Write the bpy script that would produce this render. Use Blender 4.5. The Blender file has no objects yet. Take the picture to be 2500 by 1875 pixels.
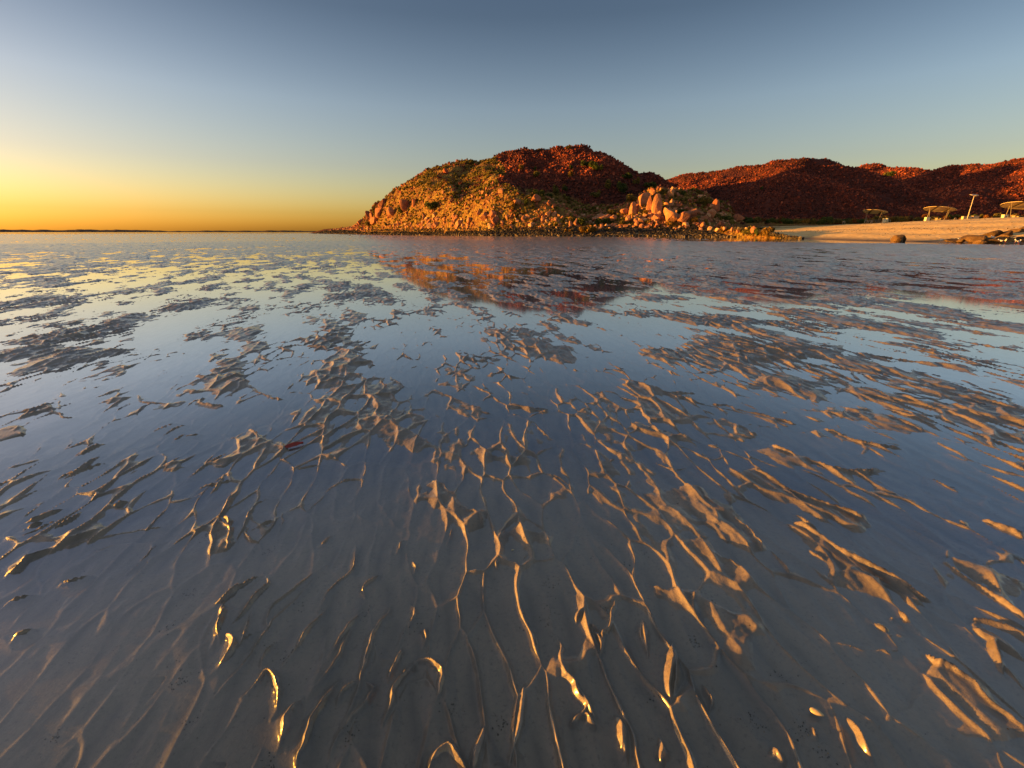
import bpy, math, random
import numpy as np
R = math.radians
random.seed(7)
rng = np.random.default_rng(7)
scene = bpy.context.scene
col = scene.collection

# ------------------------------------------------------------------ camera, sky, sun, exposure
F, CX, CY, PITCH, CAMH = 1100.0, 1250.0, 937.5, 18.64, 1.0
cam_data = bpy.data.cameras.new("camera")
cam = bpy.data.objects.new("camera", cam_data)
col.objects.link(cam)
cam.location = (0, 0, CAMH)
cam.rotation_euler = (R(90 - PITCH), 0, 0)
cam_data.sensor_width = 36
cam_data.lens = F / 2500 * 36
cam_data.clip_start = 0.02
cam_data.clip_end = 60000
scene.camera = cam

SUN_EL, SUN_AZ = 2.8, 87.5          # elevation; degrees to the left of the view direction (+Y)
world = bpy.data.worlds.new("World")
scene.world = world
world.use_nodes = True
wn, wl = world.node_tree.nodes, world.node_tree.links
wn.clear()
w_out = wn.new('ShaderNodeOutputWorld')
w_bg = wn.new('ShaderNodeBackground')
w_sky = wn.new('ShaderNodeTexSky')
w_sky.sky_type = 'NISHITA'
w_sky.sun_disc = False
w_sky.sun_elevation = R(SUN_EL)
w_sky.sun_rotation = R(-SUN_AZ)
w_sky.air_density = 1.0
w_sky.dust_density = 1.6
w_sky.ozone_density = 1.7
w_bg.inputs['Strength'].default_value = 0.115
w_geo = wn.new('ShaderNodeTexCoord'); w_sep = wn.new('ShaderNodeSeparateXYZ')
wl.new(w_geo.outputs['Generated'], w_sep.inputs[0])
w_rmp = wn.new('ShaderNodeValToRGB')
while len(w_rmp.color_ramp.elements) < 8: w_rmp.color_ramp.elements.new(0.5)
for _e, (_p, _c) in zip(w_rmp.color_ramp.elements, [(0.0, (1.9, 1.75, 1.6)), (0.035, (1.35, 1.22, 1.05)), (0.12, (1.10, 0.98, 1.03)), (0.22, (1.02, 0.93, 1.02)), (0.35, (0.56, 0.54, 0.62)), (0.45, (0.52, 0.50, 0.60)), (0.64, (1.55, 1.12, 0.90)), (1.0, (2.8, 1.85, 1.25))]):
    _e.position = _p; _e.color = (*_c, 1)
wl.new(w_sep.outputs[2], w_rmp.inputs[0])
w_mul = wn.new('ShaderNodeMix'); w_mul.data_type = 'RGBA'; w_mul.blend_type = 'MULTIPLY'; w_mul.inputs[0].default_value = 1.0
wl.new(w_sky.outputs[0], w_mul.inputs[6]); wl.new(w_rmp.outputs[0], w_mul.inputs[7])
wl.new(w_mul.outputs[2], w_bg.inputs[0])
wl.new(w_bg.outputs[0], w_out.inputs[0])

sun_data = bpy.data.lights.new("sun", 'SUN')
sun_data.energy = 5.0
sun_data.angle = R(0.6)
sun_data.color = (1.0, 0.43, 0.05)
sun = bpy.data.objects.new("sun", sun_data)
col.objects.link(sun)
sx, sy, sz = -math.sin(R(SUN_AZ)) * math.cos(R(SUN_EL)), math.cos(R(SUN_AZ)) * math.cos(R(SUN_EL)), math.sin(R(SUN_EL))
from mathutils import Vector, Matrix
sun.rotation_euler = Vector((sx, sy, sz)).to_track_quat('Z', 'Y').to_euler()

scene.view_settings.view_transform = 'Standard'
scene.view_settings.look = 'None'
scene.view_settings.exposure = 1.68
scene.view_settings.gamma = 1.0
scene.cycles.max_bounces = 6
scene.cycles.transparent_max_bounces = 8
scene.cycles.sample_clamp_indirect = 6

# ------------------------------------------------------------------ helpers
CP, SP = math.cos(R(PITCH)), math.sin(R(PITCH))
def ray(px, py):
    u, v = np.asarray(px, float) - CX, CY - np.asarray(py, float)
    return u, F * CP + v * SP, -F * SP + v * CP
def G(px, py):                                   # photo position -> point on the tidal flat
    u, yw, zw = ray(px, py)
    return u / -zw * CAMH, yw / -zw * CAMH
def P(px, py, Y):                                # photo position -> point at distance Y
    u, yw, zw = ray(px, py)
    t = Y / yw
    return u * t, Y, CAMH + zw * t
def proj(x, y, z):
    d = y * CP - (z - CAMH) * SP
    d = np.maximum(d, 1e-3)
    return CX + F * x / d, CY - F * (y * SP + (z - CAMH) * CP) / d

def hsh(ix, iy, s):
    h = (ix.astype(np.int64) * 374761393 + iy.astype(np.int64) * 668265263 + s * 1442695041) & 0xffffffff
    h = ((h ^ (h >> 13)) * 1274126177) & 0xffffffff
    h = (h ^ (h >> 16)) & 0xffffff
    return h / float(0xffffff)
def vnoise(x, y, s=0):
    x, y = np.asarray(x, float), np.asarray(y, float)
    ix, iy = np.floor(x), np.floor(y)
    fx, fy = x - ix, y - iy
    fx, fy = fx * fx * fx * (fx * (fx * 6 - 15) + 10), fy * fy * fy * (fy * (fy * 6 - 15) + 10)
    a, b = hsh(ix, iy, s), hsh(ix + 1, iy, s)
    c, d = hsh(ix, iy + 1, s), hsh(ix + 1, iy + 1, s)
    return (a + (b - a) * fx) * (1 - fy) + (c + (d - c) * fx) * fy - 0.5
def fbm(x, y, s=0, o=4, g=0.5):
    r, a = 0, 1.0
    for i in range(o):
        r = r + a * vnoise(x * 2 ** i + 17.3 * i, y * 2 ** i - 9.1 * i, s + i)
        a *= g
    return r
def sstep(a, b, x):
    t = np.clip((x - a) / (b - a), 0, 1)
    return t * t * (3 - 2 * t)

def mesh_np(name, V, Fc, mat=None, smooth=False, attrs=None, parent=None, link=True):
    """V (n,3) float, Fc (m,k) int faces all with k corners"""
    me = bpy.data.meshes.new(name)
    V = np.ascontiguousarray(V, dtype=np.float32)
    Fc = np.ascontiguousarray(Fc, dtype=np.int32)
    m, k = Fc.shape
    me.vertices.add(len(V)); me.vertices.foreach_set('co', V.ravel())
    me.loops.add(m * k); me.loops.foreach_set('vertex_index', Fc.ravel())
    me.polygons.add(m)
    me.polygons.foreach_set('loop_start', np.arange(0, m * k, k, dtype=np.int32))
    me.polygons.foreach_set('loop_total', np.full(m, k, dtype=np.int32))
    me.polygons.foreach_set('use_smooth', np.full(m, smooth, dtype=bool))
    me.update(calc_edges=True)
    for an, av in (attrs or {}).items():
        at = me.attributes.new(an, 'FLOAT', 'POINT')
        at.data.foreach_set('value', np.ascontiguousarray(av, dtype=np.float32))
    if mat: me.materials.append(mat)
    if not link: return me
    o = bpy.data.objects.new(name, me)
    col.objects.link(o)
    if parent: o.parent = parent
    return o
def tag(o, label, cat, group=None, kind=None):
    o['label'] = label
    if kind: o['kind'] = kind
    if cat: o['category'] = cat
    if group: o['group'] = group
    return o
def struct(o, label, cat=None):
    o['kind'] = 'structure'; o['label'] = label
    if cat: o['category'] = cat
    return o
def empty(name, loc, rz=0):
    e = bpy.data.objects.new(name, None)
    e.empty_display_size = 0.3
    col.objects.link(e); e.location = loc; e.rotation_euler = (0, 0, rz)
    return e

# ------------------------------------------------------------------ materials
def mat_new(name):
    m = bpy.data.materials.new(name); m.use_nodes = True
    nt = m.node_tree; nt.nodes.clear()
    return m, nt.nodes, nt.links
def ramp(nd, stops, interp='LINEAR'):
    r = nd.new('ShaderNodeValToRGB'); cr = r.color_ramp; cr.interpolation = interp
    while len(cr.elements) < len(stops): cr.elements.new(0.5)
    for e, (p, c) in zip(cr.elements, stops):
        e.position = p; e.color = (*c, 1)
    return r
def plain(name, c, rough=0.7, spec=0.3, metal=0, noise=0.15, scale=8.0):
    m, nd, lk = mat_new(name)
    o = nd.new('ShaderNodeOutputMaterial'); b = nd.new('ShaderNodeBsdfPrincipled')
    t = nd.new('ShaderNodeTexNoise'); t.inputs['Scale'].default_value = scale; t.inputs['Detail'].default_value = 5
    tc = nd.new('ShaderNodeTexCoord'); lk.new(tc.outputs['Object'], t.inputs['Vector'])
    r = ramp(nd, [(0.3, [v * (1 - noise * 2) for v in c]), (0.7, [min(1, v * (1 + noise)) for v in c])])
    lk.new(t.outputs['Fac'], r.inputs[0]); lk.new(r.outputs[0], b.inputs['Base Color'])
    b.inputs['Roughness'].default_value = rough; b.inputs['Specular IOR Level'].default_value = spec; b.inputs['Metallic'].default_value = metal
    lk.new(b.outputs[0], o.inputs[0])
    return m
def rock_mat(name, stops, nscale=1.5, bump=0.6, rough=0.85):
    """colour from a per-rock tone attribute, weathered by noise"""
    m, nd, lk = mat_new(name)
    o = nd.new('ShaderNodeOutputMaterial'); b = nd.new('ShaderNodeBsdfPrincipled')
    at = nd.new('ShaderNodeAttribute'); at.attribute_name = 'tone'
    geo = nd.new('ShaderNodeNewGeometry')
    t = nd.new('ShaderNodeTexNoise'); t.inputs['Scale'].default_value = nscale; t.inputs['Detail'].default_value = 8; t.inputs['Roughness'].default_value = 0.65
    lk.new(geo.outputs['Position'], t.inputs['Vector'])
    mx = nd.new('ShaderNodeMath'); mx.operation = 'MULTIPLY_ADD'; mx.inputs[1].default_value = 0.9; mx.inputs[2].default_value = -0.45
    lk.new(t.outputs['Fac'], mx.inputs[0])
    ad = nd.new('ShaderNodeMath'); ad.operation = 'ADD'; ad.use_clamp = True
    lk.new(at.outputs['Fac'], ad.inputs[0]); lk.new(mx.outputs[0], ad.inputs[1])
    r = ramp(nd, stops); lk.new(ad.outputs[0], r.inputs[0]); lk.new(r.outputs[0], b.inputs['Base Color'])
    t2 = nd.new('ShaderNodeTexNoise'); t2.inputs['Scale'].default_value = nscale * 3; t2.inputs['Detail'].default_value = 6
    lk.new(geo.outputs['Position'], t2.inputs['Vector'])
    bp = nd.new('ShaderNodeBump'); bp.inputs['Strength'].default_value = bump; bp.inputs['Distance'].default_value = 0.25 / nscale
    lk.new(t2.outputs['Fac'], bp.inputs['Height']); lk.new(bp.outputs[0], b.inputs['Normal'])
    b.inputs['Roughness'].default_value = rough; b.inputs['Specular IOR Level'].default_value = 0.2
    lk.new(b.outputs[0], o.inputs[0])
    return m
M_red = rock_mat('red_ironstone', [(0.0, (0.026, 0.010, 0.009)), (0.35, (0.085, 0.022, 0.016)), (0.7, (0.23, 0.048, 0.024)), (1.0, (0.40, 0.11, 0.055))], 0.8)
M_pale = rock_mat('pale_granite', [(0.0, (0.12, 0.04, 0.022)), (0.3, (0.27, 0.095, 0.05)), (0.65, (0.42, 0.19, 0.095)), (1.0, (0.58, 0.36, 0.20))], 1.2)
M_tide = rock_mat('tide_stained_stone', [(0.0, (0.012, 0.011, 0.011)), (0.55, (0.04, 0.032, 0.025)), (0.8, (0.14, 0.10, 0.06)), (1.0, (0.30, 0.22, 0.12))], 1.5)
M_brown = rock_mat('brown_shore_rock', [(0.0, (0.03, 0.018, 0.01)), (0.5, (0.12, 0.07, 0.03)), (1.0, (0.28, 0.17, 0.07))], 2.2)
def leaf_mat(name, lo, mid, hi):
    m, nd, lk = mat_new(name)
    o = nd.new('ShaderNodeOutputMaterial'); b = nd.new('ShaderNodeBsdfPrincipled')
    at = nd.new('ShaderNodeAttribute'); at.attribute_name = 'tone'
    r = ramp(nd, [(0, lo), (0.5, mid), (1, hi)]); lk.new(at.outputs['Fac'], r.inputs[0]); lk.new(r.outputs[0], b.inputs['Base Color'])
    b.inputs['Roughness'].default_value = 0.7; b.inputs['Specular IOR Level'].default_value = 0.2
    tr = nd.new('ShaderNodeBsdfTranslucent'); lk.new(r.outputs[0], tr.inputs[0])
    mx = nd.new('ShaderNodeMixShader'); mx.inputs[0].default_value = 0.25
    lk.new(b.outputs[0], mx.inputs[1]); lk.new(tr.outputs[0], mx.inputs[2]); lk.new(mx.outputs[0], o.inputs[0])
    return m
M_green = leaf_mat('green_foliage', (0.03, 0.05, 0.012), (0.075, 0.10, 0.022), (0.17, 0.18, 0.035))
M_olive = leaf_mat('olive_foliage', (0.06, 0.06, 0.015), (0.16, 0.13, 0.03), (0.28, 0.20, 0.04))
M_gold = leaf_mat('golden_foliage', (0.12, 0.075, 0.015), (0.28, 0.16, 0.03), (0.42, 0.24, 0.04))
M_rust = leaf_mat('rusty_foliage', (0.10, 0.035, 0.012), (0.20, 0.075, 0.02), (0.28, 0.13, 0.03))
M_spin = leaf_mat('spinifex', (0.065, 0.06, 0.014), (0.175, 0.145, 0.03), (0.31, 0.25, 0.06))
M_wood = plain('twig_wood', (0.10, 0.06, 0.035), 0.9)

# ------------------------------------------------------------------ tidal flat: rippled sand, shallow film of water
def ripple_field():
    N, T = 2048, 16.0                                # 16 m tile
    k = np.fft.fftfreq(N, T / N)
    kx, ky = np.meshgrid(k, k, indexing='xy')
    w = rng.standard_normal((N, N)) + 1j * rng.standard_normal((N, N))
    k0 = 1 / 0.088
    env = np.exp(-((kx - k0) / (k0 * 0.30)) ** 2 - (ky / (k0 * 0.36)) ** 2)
    f = np.fft.ifft2(w * env)
    f /= np.sqrt(np.mean(np.abs(f) ** 2))
    return f, N, T
RF, RN, RT = ripple_field()
def sample(fld, N, T, x, y):
    gx, gy = (x / T * N), (y / T * N)
    ix, iy = np.floor(gx).astype(np.int64), np.floor(gy).astype(np.int64)
    fx, fy = gx - ix, gy - iy
    def wts(t):
        return ((1 - t) ** 3 / 6, (3 * t ** 3 - 6 * t ** 2 + 4) / 6, (-3 * t ** 3 + 3 * t ** 2 + 3 * t + 1) / 6, t ** 3 / 6)
    wx, wy = wts(fx), wts(fy)
    r = 0
    for j in range(4):
        row = ((iy + j - 1) % N)
        acc = 0
        for i in range(4):
            acc = acc + fld[row, (ix + i - 1) % N] * wx[i]
        r = r + acc * wy[j]
    return r

V2 = 2500 / 2212.0
# sand bars standing out of the water: line of the steep sunward edge (photo positions, 2212 scale), height m, length of the back m
BARS = [
 ([(800,890),(850,915),(900,945),(940,975)], .020,.10), ([(925,838),(1000,870),(1075,902)], .016,.10),
 ([(925,1030),(965,1055),(990,1095),(1030,1110),(1045,1150)], .022,.10), ([(1105,1135),(1150,1155),(1195,1165)], .013,.05),
 ([(1488,1042),(1540,1095),(1590,1120),(1640,1170),(1640,1205)], .026,.13), ([(1508,1158),(1540,1200),(1600,1230),(1638,1268)], .022,.05),
 ([(1400,1268),(1440,1275),(1520,1300),(1600,1335),(1640,1378)], .019,.05), ([(1700,1120),(1780,1170),(1870,1215),(1950,1265),(2060,1332)], .024,.08),
 ([(1990,1415),(2060,1450),(2130,1510),(2230,1600)], .030,.12), ([(1620,1005),(1700,1060),(1800,1100),(1900,1130)], .022,.14),
 ([(1655,955),(1750,1000),(1860,1025),(1925,1015)], .024,.16), ([(1525,868),(1600,885),(1735,922)], .020,.14),
 ([(1555,902),(1600,925),(1650,945)], .020,.14), ([(1768,920),(1850,955),(1965,972)], .022,.16),
 ([(1850,760),(1950,780),(2100,792)], .03,.35), ([(1635,815),(1700,830),(1805,852)], .022,.2),
 ([(1860,832),(1960,868),(2212,895)], .03,.25), ([(1820,880),(1900,900),(2010,925)], .018,.1),
 ([(0,1250),(60,1205),(160,1165),(240,1140)], .02,.14), ([(120,1190),(220,1160),(365,1133)], .016,.08),
 ([(452,1120),(490,1135),(500,1175),(478,1205)], .016,.06), ([(535,925),(575,955),(640,978)], .016,.12),
 ([(350,1022),(430,1000),(500,1010)], .013,.07), ([(670,722),(750,760),(830,800)], .022,.22),
 ([(495,805),(560,850),(632,870)], .022,.2), ([(435,858),(495,880)], .018,.15), ([(300,850),(385,880)], .014,.15),
 ([(995,758),(1090,778)], .022,.2), ([(1200,686),(1300,704)], .03,.5), ([(1355,822),(1440,850),(1525,852)], .022,.2),
 ([(1360,912),(1440,935),(1500,950)], .016,.06), ([(1150,905),(1180,945),(1200,955)], .015,.06), ([(1025,965),(1060,990),(1150,995)], .014,.05),
 ([(90,870),(170,905)], .022,.3), ([(0,925),(60,940)], .02,.2), ([(130,740),(290,765)], .03,.4), ([(660,800),(740,835)], .016,.15),
 ([(1780,640),(1900,655)], .03,.8), ([(2085,1335),(2150,1350),(2230,1385)], .022,.1), ([(2050,1200),(2130,1235),(2220,1270)], .02,.1),
 ([(2120,1120),(2220,1165)], .02,.1), ([(1750,880),(1830,900)], .012,.1), ([(1110,870),(1200,890)], .012,.1),
 ([(1830,1225),(1870,1255),(1900,1260)], .015,.06), ([(1990,1030),(2080,1060)], .012,.08),
]
# single ripple crests breaking the surface: line, height, half width
CRESTS = [
 ([(460,1308),(500,1275),(545,1250),(582,1232)], .011,.008), ([(460,1390),(485,1350),(478,1318),(500,1275)], .011,.008),
 ([(465,1440),(520,1395),(545,1330),(548,1300)], .010,.008), ([(465,1492),(530,1430),(560,1385),(578,1350),(640,1290),(690,1230)], .011,.007),
 ([(520,1502),(560,1465),(580,1440),(598,1470),(600,1520),(585,1548)], .016,.009), ([(598,1612),(612,1560),(618,1535),(650,1505)], .018,.010),
 ([(640,1665),(650,1620),(665,1560),(700,1520),(730,1470)], .022,.011), ([(720,1590),(745,1555),(775,1480),(795,1400),(815,1350),(840,1300)], .010,.006),
 ([(660,1500),(715,1445),(770,1330)], .012,.007), ([(840,1520),(850,1490),(880,1440),(900,1430)], .009,.006), ([(935,1510),(955,1470),(945,1445)], .011,.007),
 ([(770,1172),(765,1230),(720,1270),(680,1320)], .010,.007), ([(490,1200),(520,1160),(545,1085),(620,1070)], .012,.010), ([(580,1170),(610,1090)], .009,.006),
 ([(1245,1352),(1260,1298)], .012,.008), ([(1295,1430),(1300,1390),(1275,1350)], .013,.009), ([(1300,1385),(1320,1335),(1330,1282)], .013,.008),
 ([(1392,1400),(1380,1370),(1385,1330)], .012,.008), ([(1450,1520),(1468,1470),(1458,1390)], .020,.012), ([(1238,1475),(1265,1520),(1300,1570)], .016,.010),
 ([(1235,1570),(1265,1545)], .012,.008), ([(1325,1540),(1345,1600),(1350,1640)], .018,.012), ([(1828,1540),(1855,1590),(1890,1645)], .015,.009),
 ([(925,1662),(965,1603),(1000,1640),(1025,1662)], .018,.009), ([(1025,1662),(1035,1600),(1045,1560)], .014,.008), ([(1200,1368),(1216,1400),(1212,1440)], .012,.007),
 ([(1152,1358),(1158,1385),(1150,1415)], .010,.007), ([(1110,1560),(1130,1490),(1145,1465)], .009,.008), ([(1540,1540),(1515,1470)], .010,.006),
 ([(1690,1650),(1665,1610)], .012,.008), ([(1775,1600),(1745,1560)], .008,.007), ([(1885,1340),(1925,1365)], .012,.009), ([(1920,1328),(1935,1338)], .009,.007),
 ([(2050,1480),(2075,1515)], .010,.008), ([(1885,1400),(1935,1425)], .008,.008), ([(885,1350),(900,1320),(888,1300)], .010,.007), ([(915,1390),(925,1350)], .009,.006),
 ([(885,1240),(892,1205)], .010,.007), ([(1068,1198),(1082,1226)], .013,.008), ([(1128,1215),(1145,1195)], .009,.006), ([(1420,1590),(1430,1659)], .012,.008),
 ([(200,1090),(240,1050),(265,1015)], .010,.007), ([(20,1170),(80,1145),(150,1110)], .010,.008), ([(270,1235),(370,1160)], .010,.007), ([(115,1262),(200,1240)], .010,.007),
 ([(0,1310),(80,1280)], .012,.008), ([(10,1385),(70,1355)], .012,.008), ([(640,1130),(700,1070),(720,1050)], .010,.007), ([(670,1085),(740,1035),(790,1035),(760,1080)], .012,.009),
 ([(590,1040),(620,1015),(720,1000)], .011,.008), ([(680,1180),(720,1150)], .010,.007), ([(1165,1035),(1190,1018),(1250,1060)], .013,.009), ([(1085,1170),(1100,1130)], .01,.007),
 ([(1500,1000),(1460,1020),(1395,990)], .012,.008), ([(1370,1045),(1395,1040)], .012,.008), ([(1320,1000),(1330,990)], .012,.008), ([(150,980),(240,955)], .012,.01), ([(120,1045),(190,1000)], .012,.009),
 ([(310,940),(370,918),(410,915)], .011,.009), ([(390,945),(440,935)], .012,.009), ([(830,910),(900,870)], .008,.007), ([(1650,1180),(1700,1230),(1710,1270)], .014,.009), ([(1740,1180),(1780,1220)], .013,.009),
]
def net(X, Y):
    """F2-F1 of a stretched, warped cell field: crests that fork and join like cuspate ripples"""
    wx = 0.55 * fbm(X * 4, Y * 3, 201, 3); wy = 0.5 * fbm(X * 4, Y * 3, 207, 3)
    u = (X + 0.12 * Y) / 0.105 + wx + 0.8 * vnoise(X * 1.3, Y * 1.1, 209); v = Y / 0.30 + wy
    iu, iv = np.floor(u), np.floor(v)
    f1 = np.full(X.shape, 9.0); f2 = np.full(X.shape, 9.0)
    for dj in (-1, 0, 1):
        for di in (-1, 0, 1):
            cu, cv = iu + di, iv + dj
            d = np.hypot(u - cu - hsh(cu, cv, 301), v - cv - hsh(cu, cv, 302))
            m = d < f1
            f2 = np.where(m, f1, np.minimum(f2, d)); f1 = np.where(m, d, f1)
    return f2 - f1
_C2 = [  # photo positions, full-resolution pixels
 ([(800,1369),(720,1434),(669,1477),(651,1524),(636,1557)], .012,.008), ([(800,1481),(738,1550),(720,1593),(680,1622)], .012,.008), ([(579,1564),(636,1539)], .010,.006),
 ([(680,1557),(651,1597),(644,1622)], .010,.006), ([(883,1485),(847,1535),(800,1597)], .015,.009), ([(937,1394),(887,1430),(885,1456)], .012,.007),
 ([(952,1470),(952,1495),(919,1528),(894,1582),(887,1618),(872,1655)], .014,.008), ([(878,1655),(840,1687),(825,1720)], .013,.007), ([(878,1655),(908,1673),(898,1698),(872,1731),(836,1781),(800,1835)], .010,.006),
 ([(1017,1618),(974,1662),(955,1687),(955,1712),(927,1763)], .015,.008), ([(1002,1615),(1031,1608),(1071,1622),(1078,1651),(1071,1684),(1046,1720)], .013,.008), ([(984,1575),(974,1597),(937,1655)], .011,.007),
 ([(1295,1665),(1270,1709),(1267,1745),(1241,1872)], .012,.009), ([(1353,1539),(1371,1575),(1368,1629),(1393,1662),(1408,1698),(1433,1723),(1433,1745),(1397,1770)], .018,.010), ([(1433,1741),(1462,1781)], .016,.009),
 ([(1426,1463),(1411,1528)], .018,.011), ([(1502,1445),(1484,1543),(1469,1553),(1462,1622)], .018,.009), ([(1444,1521),(1465,1550)], .014,.008), ([(1563,1506),(1570,1553),(1580,1593)], .016,.008),
 ([(1502,1745),(1520,1799),(1516,1839)], .020,.013), ([(1637,1564),(1649,1625),(1633,1682),(1639,1722)], .026,.014), ([(2064,1743),(2100,1808),(2141,1865)], .018,.010), ([(1885,1824),(1921,1875)], .016,.009),
 ([(2418,1535),(2430,1610),(2460,1660)], .018,.014), ([(206,1233),(253,1195),(289,1159),(304,1145)], .016,.010), ([(174,1123),(235,1087),(278,1078)], .018,.011), ([(134,1181),(174,1159),(221,1130),(253,1105)], .018,.011),
 ([(185,1159),(224,1138),(271,1130)], .014,.009), ([(260,1246),(322,1221)], .017,.011), ([(25,1289),(87,1268),(166,1235)], .017,.010), ([(54,1300),(119,1264)], .015,.009), ([(119,1300),(203,1246)], .015,.009),
 ([(347,1065),(409,1036),(452,1031)], .015,.010), ([(387,1071),(430,1044),(470,1033)], .015,.010), ([(416,1074),(466,1058)], .013,.010), ([(394,1159),(409,1138),(470,1121)], .015,.009), ([(448,1179),(488,1145),(535,1112),(568,1105)], .017,.010),
 ([(499,1221),(542,1177),(546,1152)], .016,.009), ([(463,1206),(495,1188),(542,1181),(593,1170)], .014,.009), ([(506,1268),(542,1257),(561,1224),(586,1192)], .022,.012), ([(539,1257),(553,1297)], .020,.011),
 ([(605,1275),(600,1310),(640,1340)], .012,.008), ([(600,1300),(660,1270),(668,1290)], .012,.007), ([(1000,1310),(960,1350)], .010,.007), ([(1105,1275),(1090,1330)], .010,.007), ([(520,1480),(570,1440),(585,1415)], .018,.010),
 ([(555,1470),(535,1530),(540,1560)], .018,.009), ([(552,1545),(575,1560),(560,1600),(520,1630)], .019,.010), ([(650,1395),(655,1420),(630,1450),(600,1490),(555,1540)], .016,.009), ([(1205,1355),(1225,1392)], .018,.010),
 ([(1930,1250),(1990,1290),(2010,1310)], .014,.010), ([(1140,935),(1190,960),(1230,965)], .014,.012), ([(2190,1490),(2240,1530)], .014,.010), ([(2250,1590),(2330,1640)], .016,.010),
]
CRESTS += [([(a / V2, b / V2) for a, b in pl], H * 1.15, W) for pl, H, W in _C2]
def seg_field(X, Y, pts):
    """distance to a polyline, side (+ right of travel), parameter 0..1"""
    L = [0]
    for a, b in zip(pts[:-1], pts[1:]): L.append(L[-1] + math.hypot(b[0] - a[0], b[1] - a[1]))
    best = np.full(X.shape, 1e9); side = np.zeros_like(X); tt = np.zeros_like(X)
    for i, (a, b) in enumerate(zip(pts[:-1], pts[1:])):
        dx, dy = b[0] - a[0], b[1] - a[1]; l2 = dx * dx + dy * dy + 1e-12
        t = np.clip(((X - a[0]) * dx + (Y - a[1]) * dy) / l2, 0, 1)
        ex, ey = X - a[0] - t * dx, Y - a[1] - t * dy
        d = np.hypot(ex, ey)
        m = d < best
        best[m] = d[m]
        side[m] = np.sign(ex * dy - ey * dx)[m]
        tt[m] = ((L[i] + t * math.sqrt(l2)) / L[-1])[m]
    return best, side, tt

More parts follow.
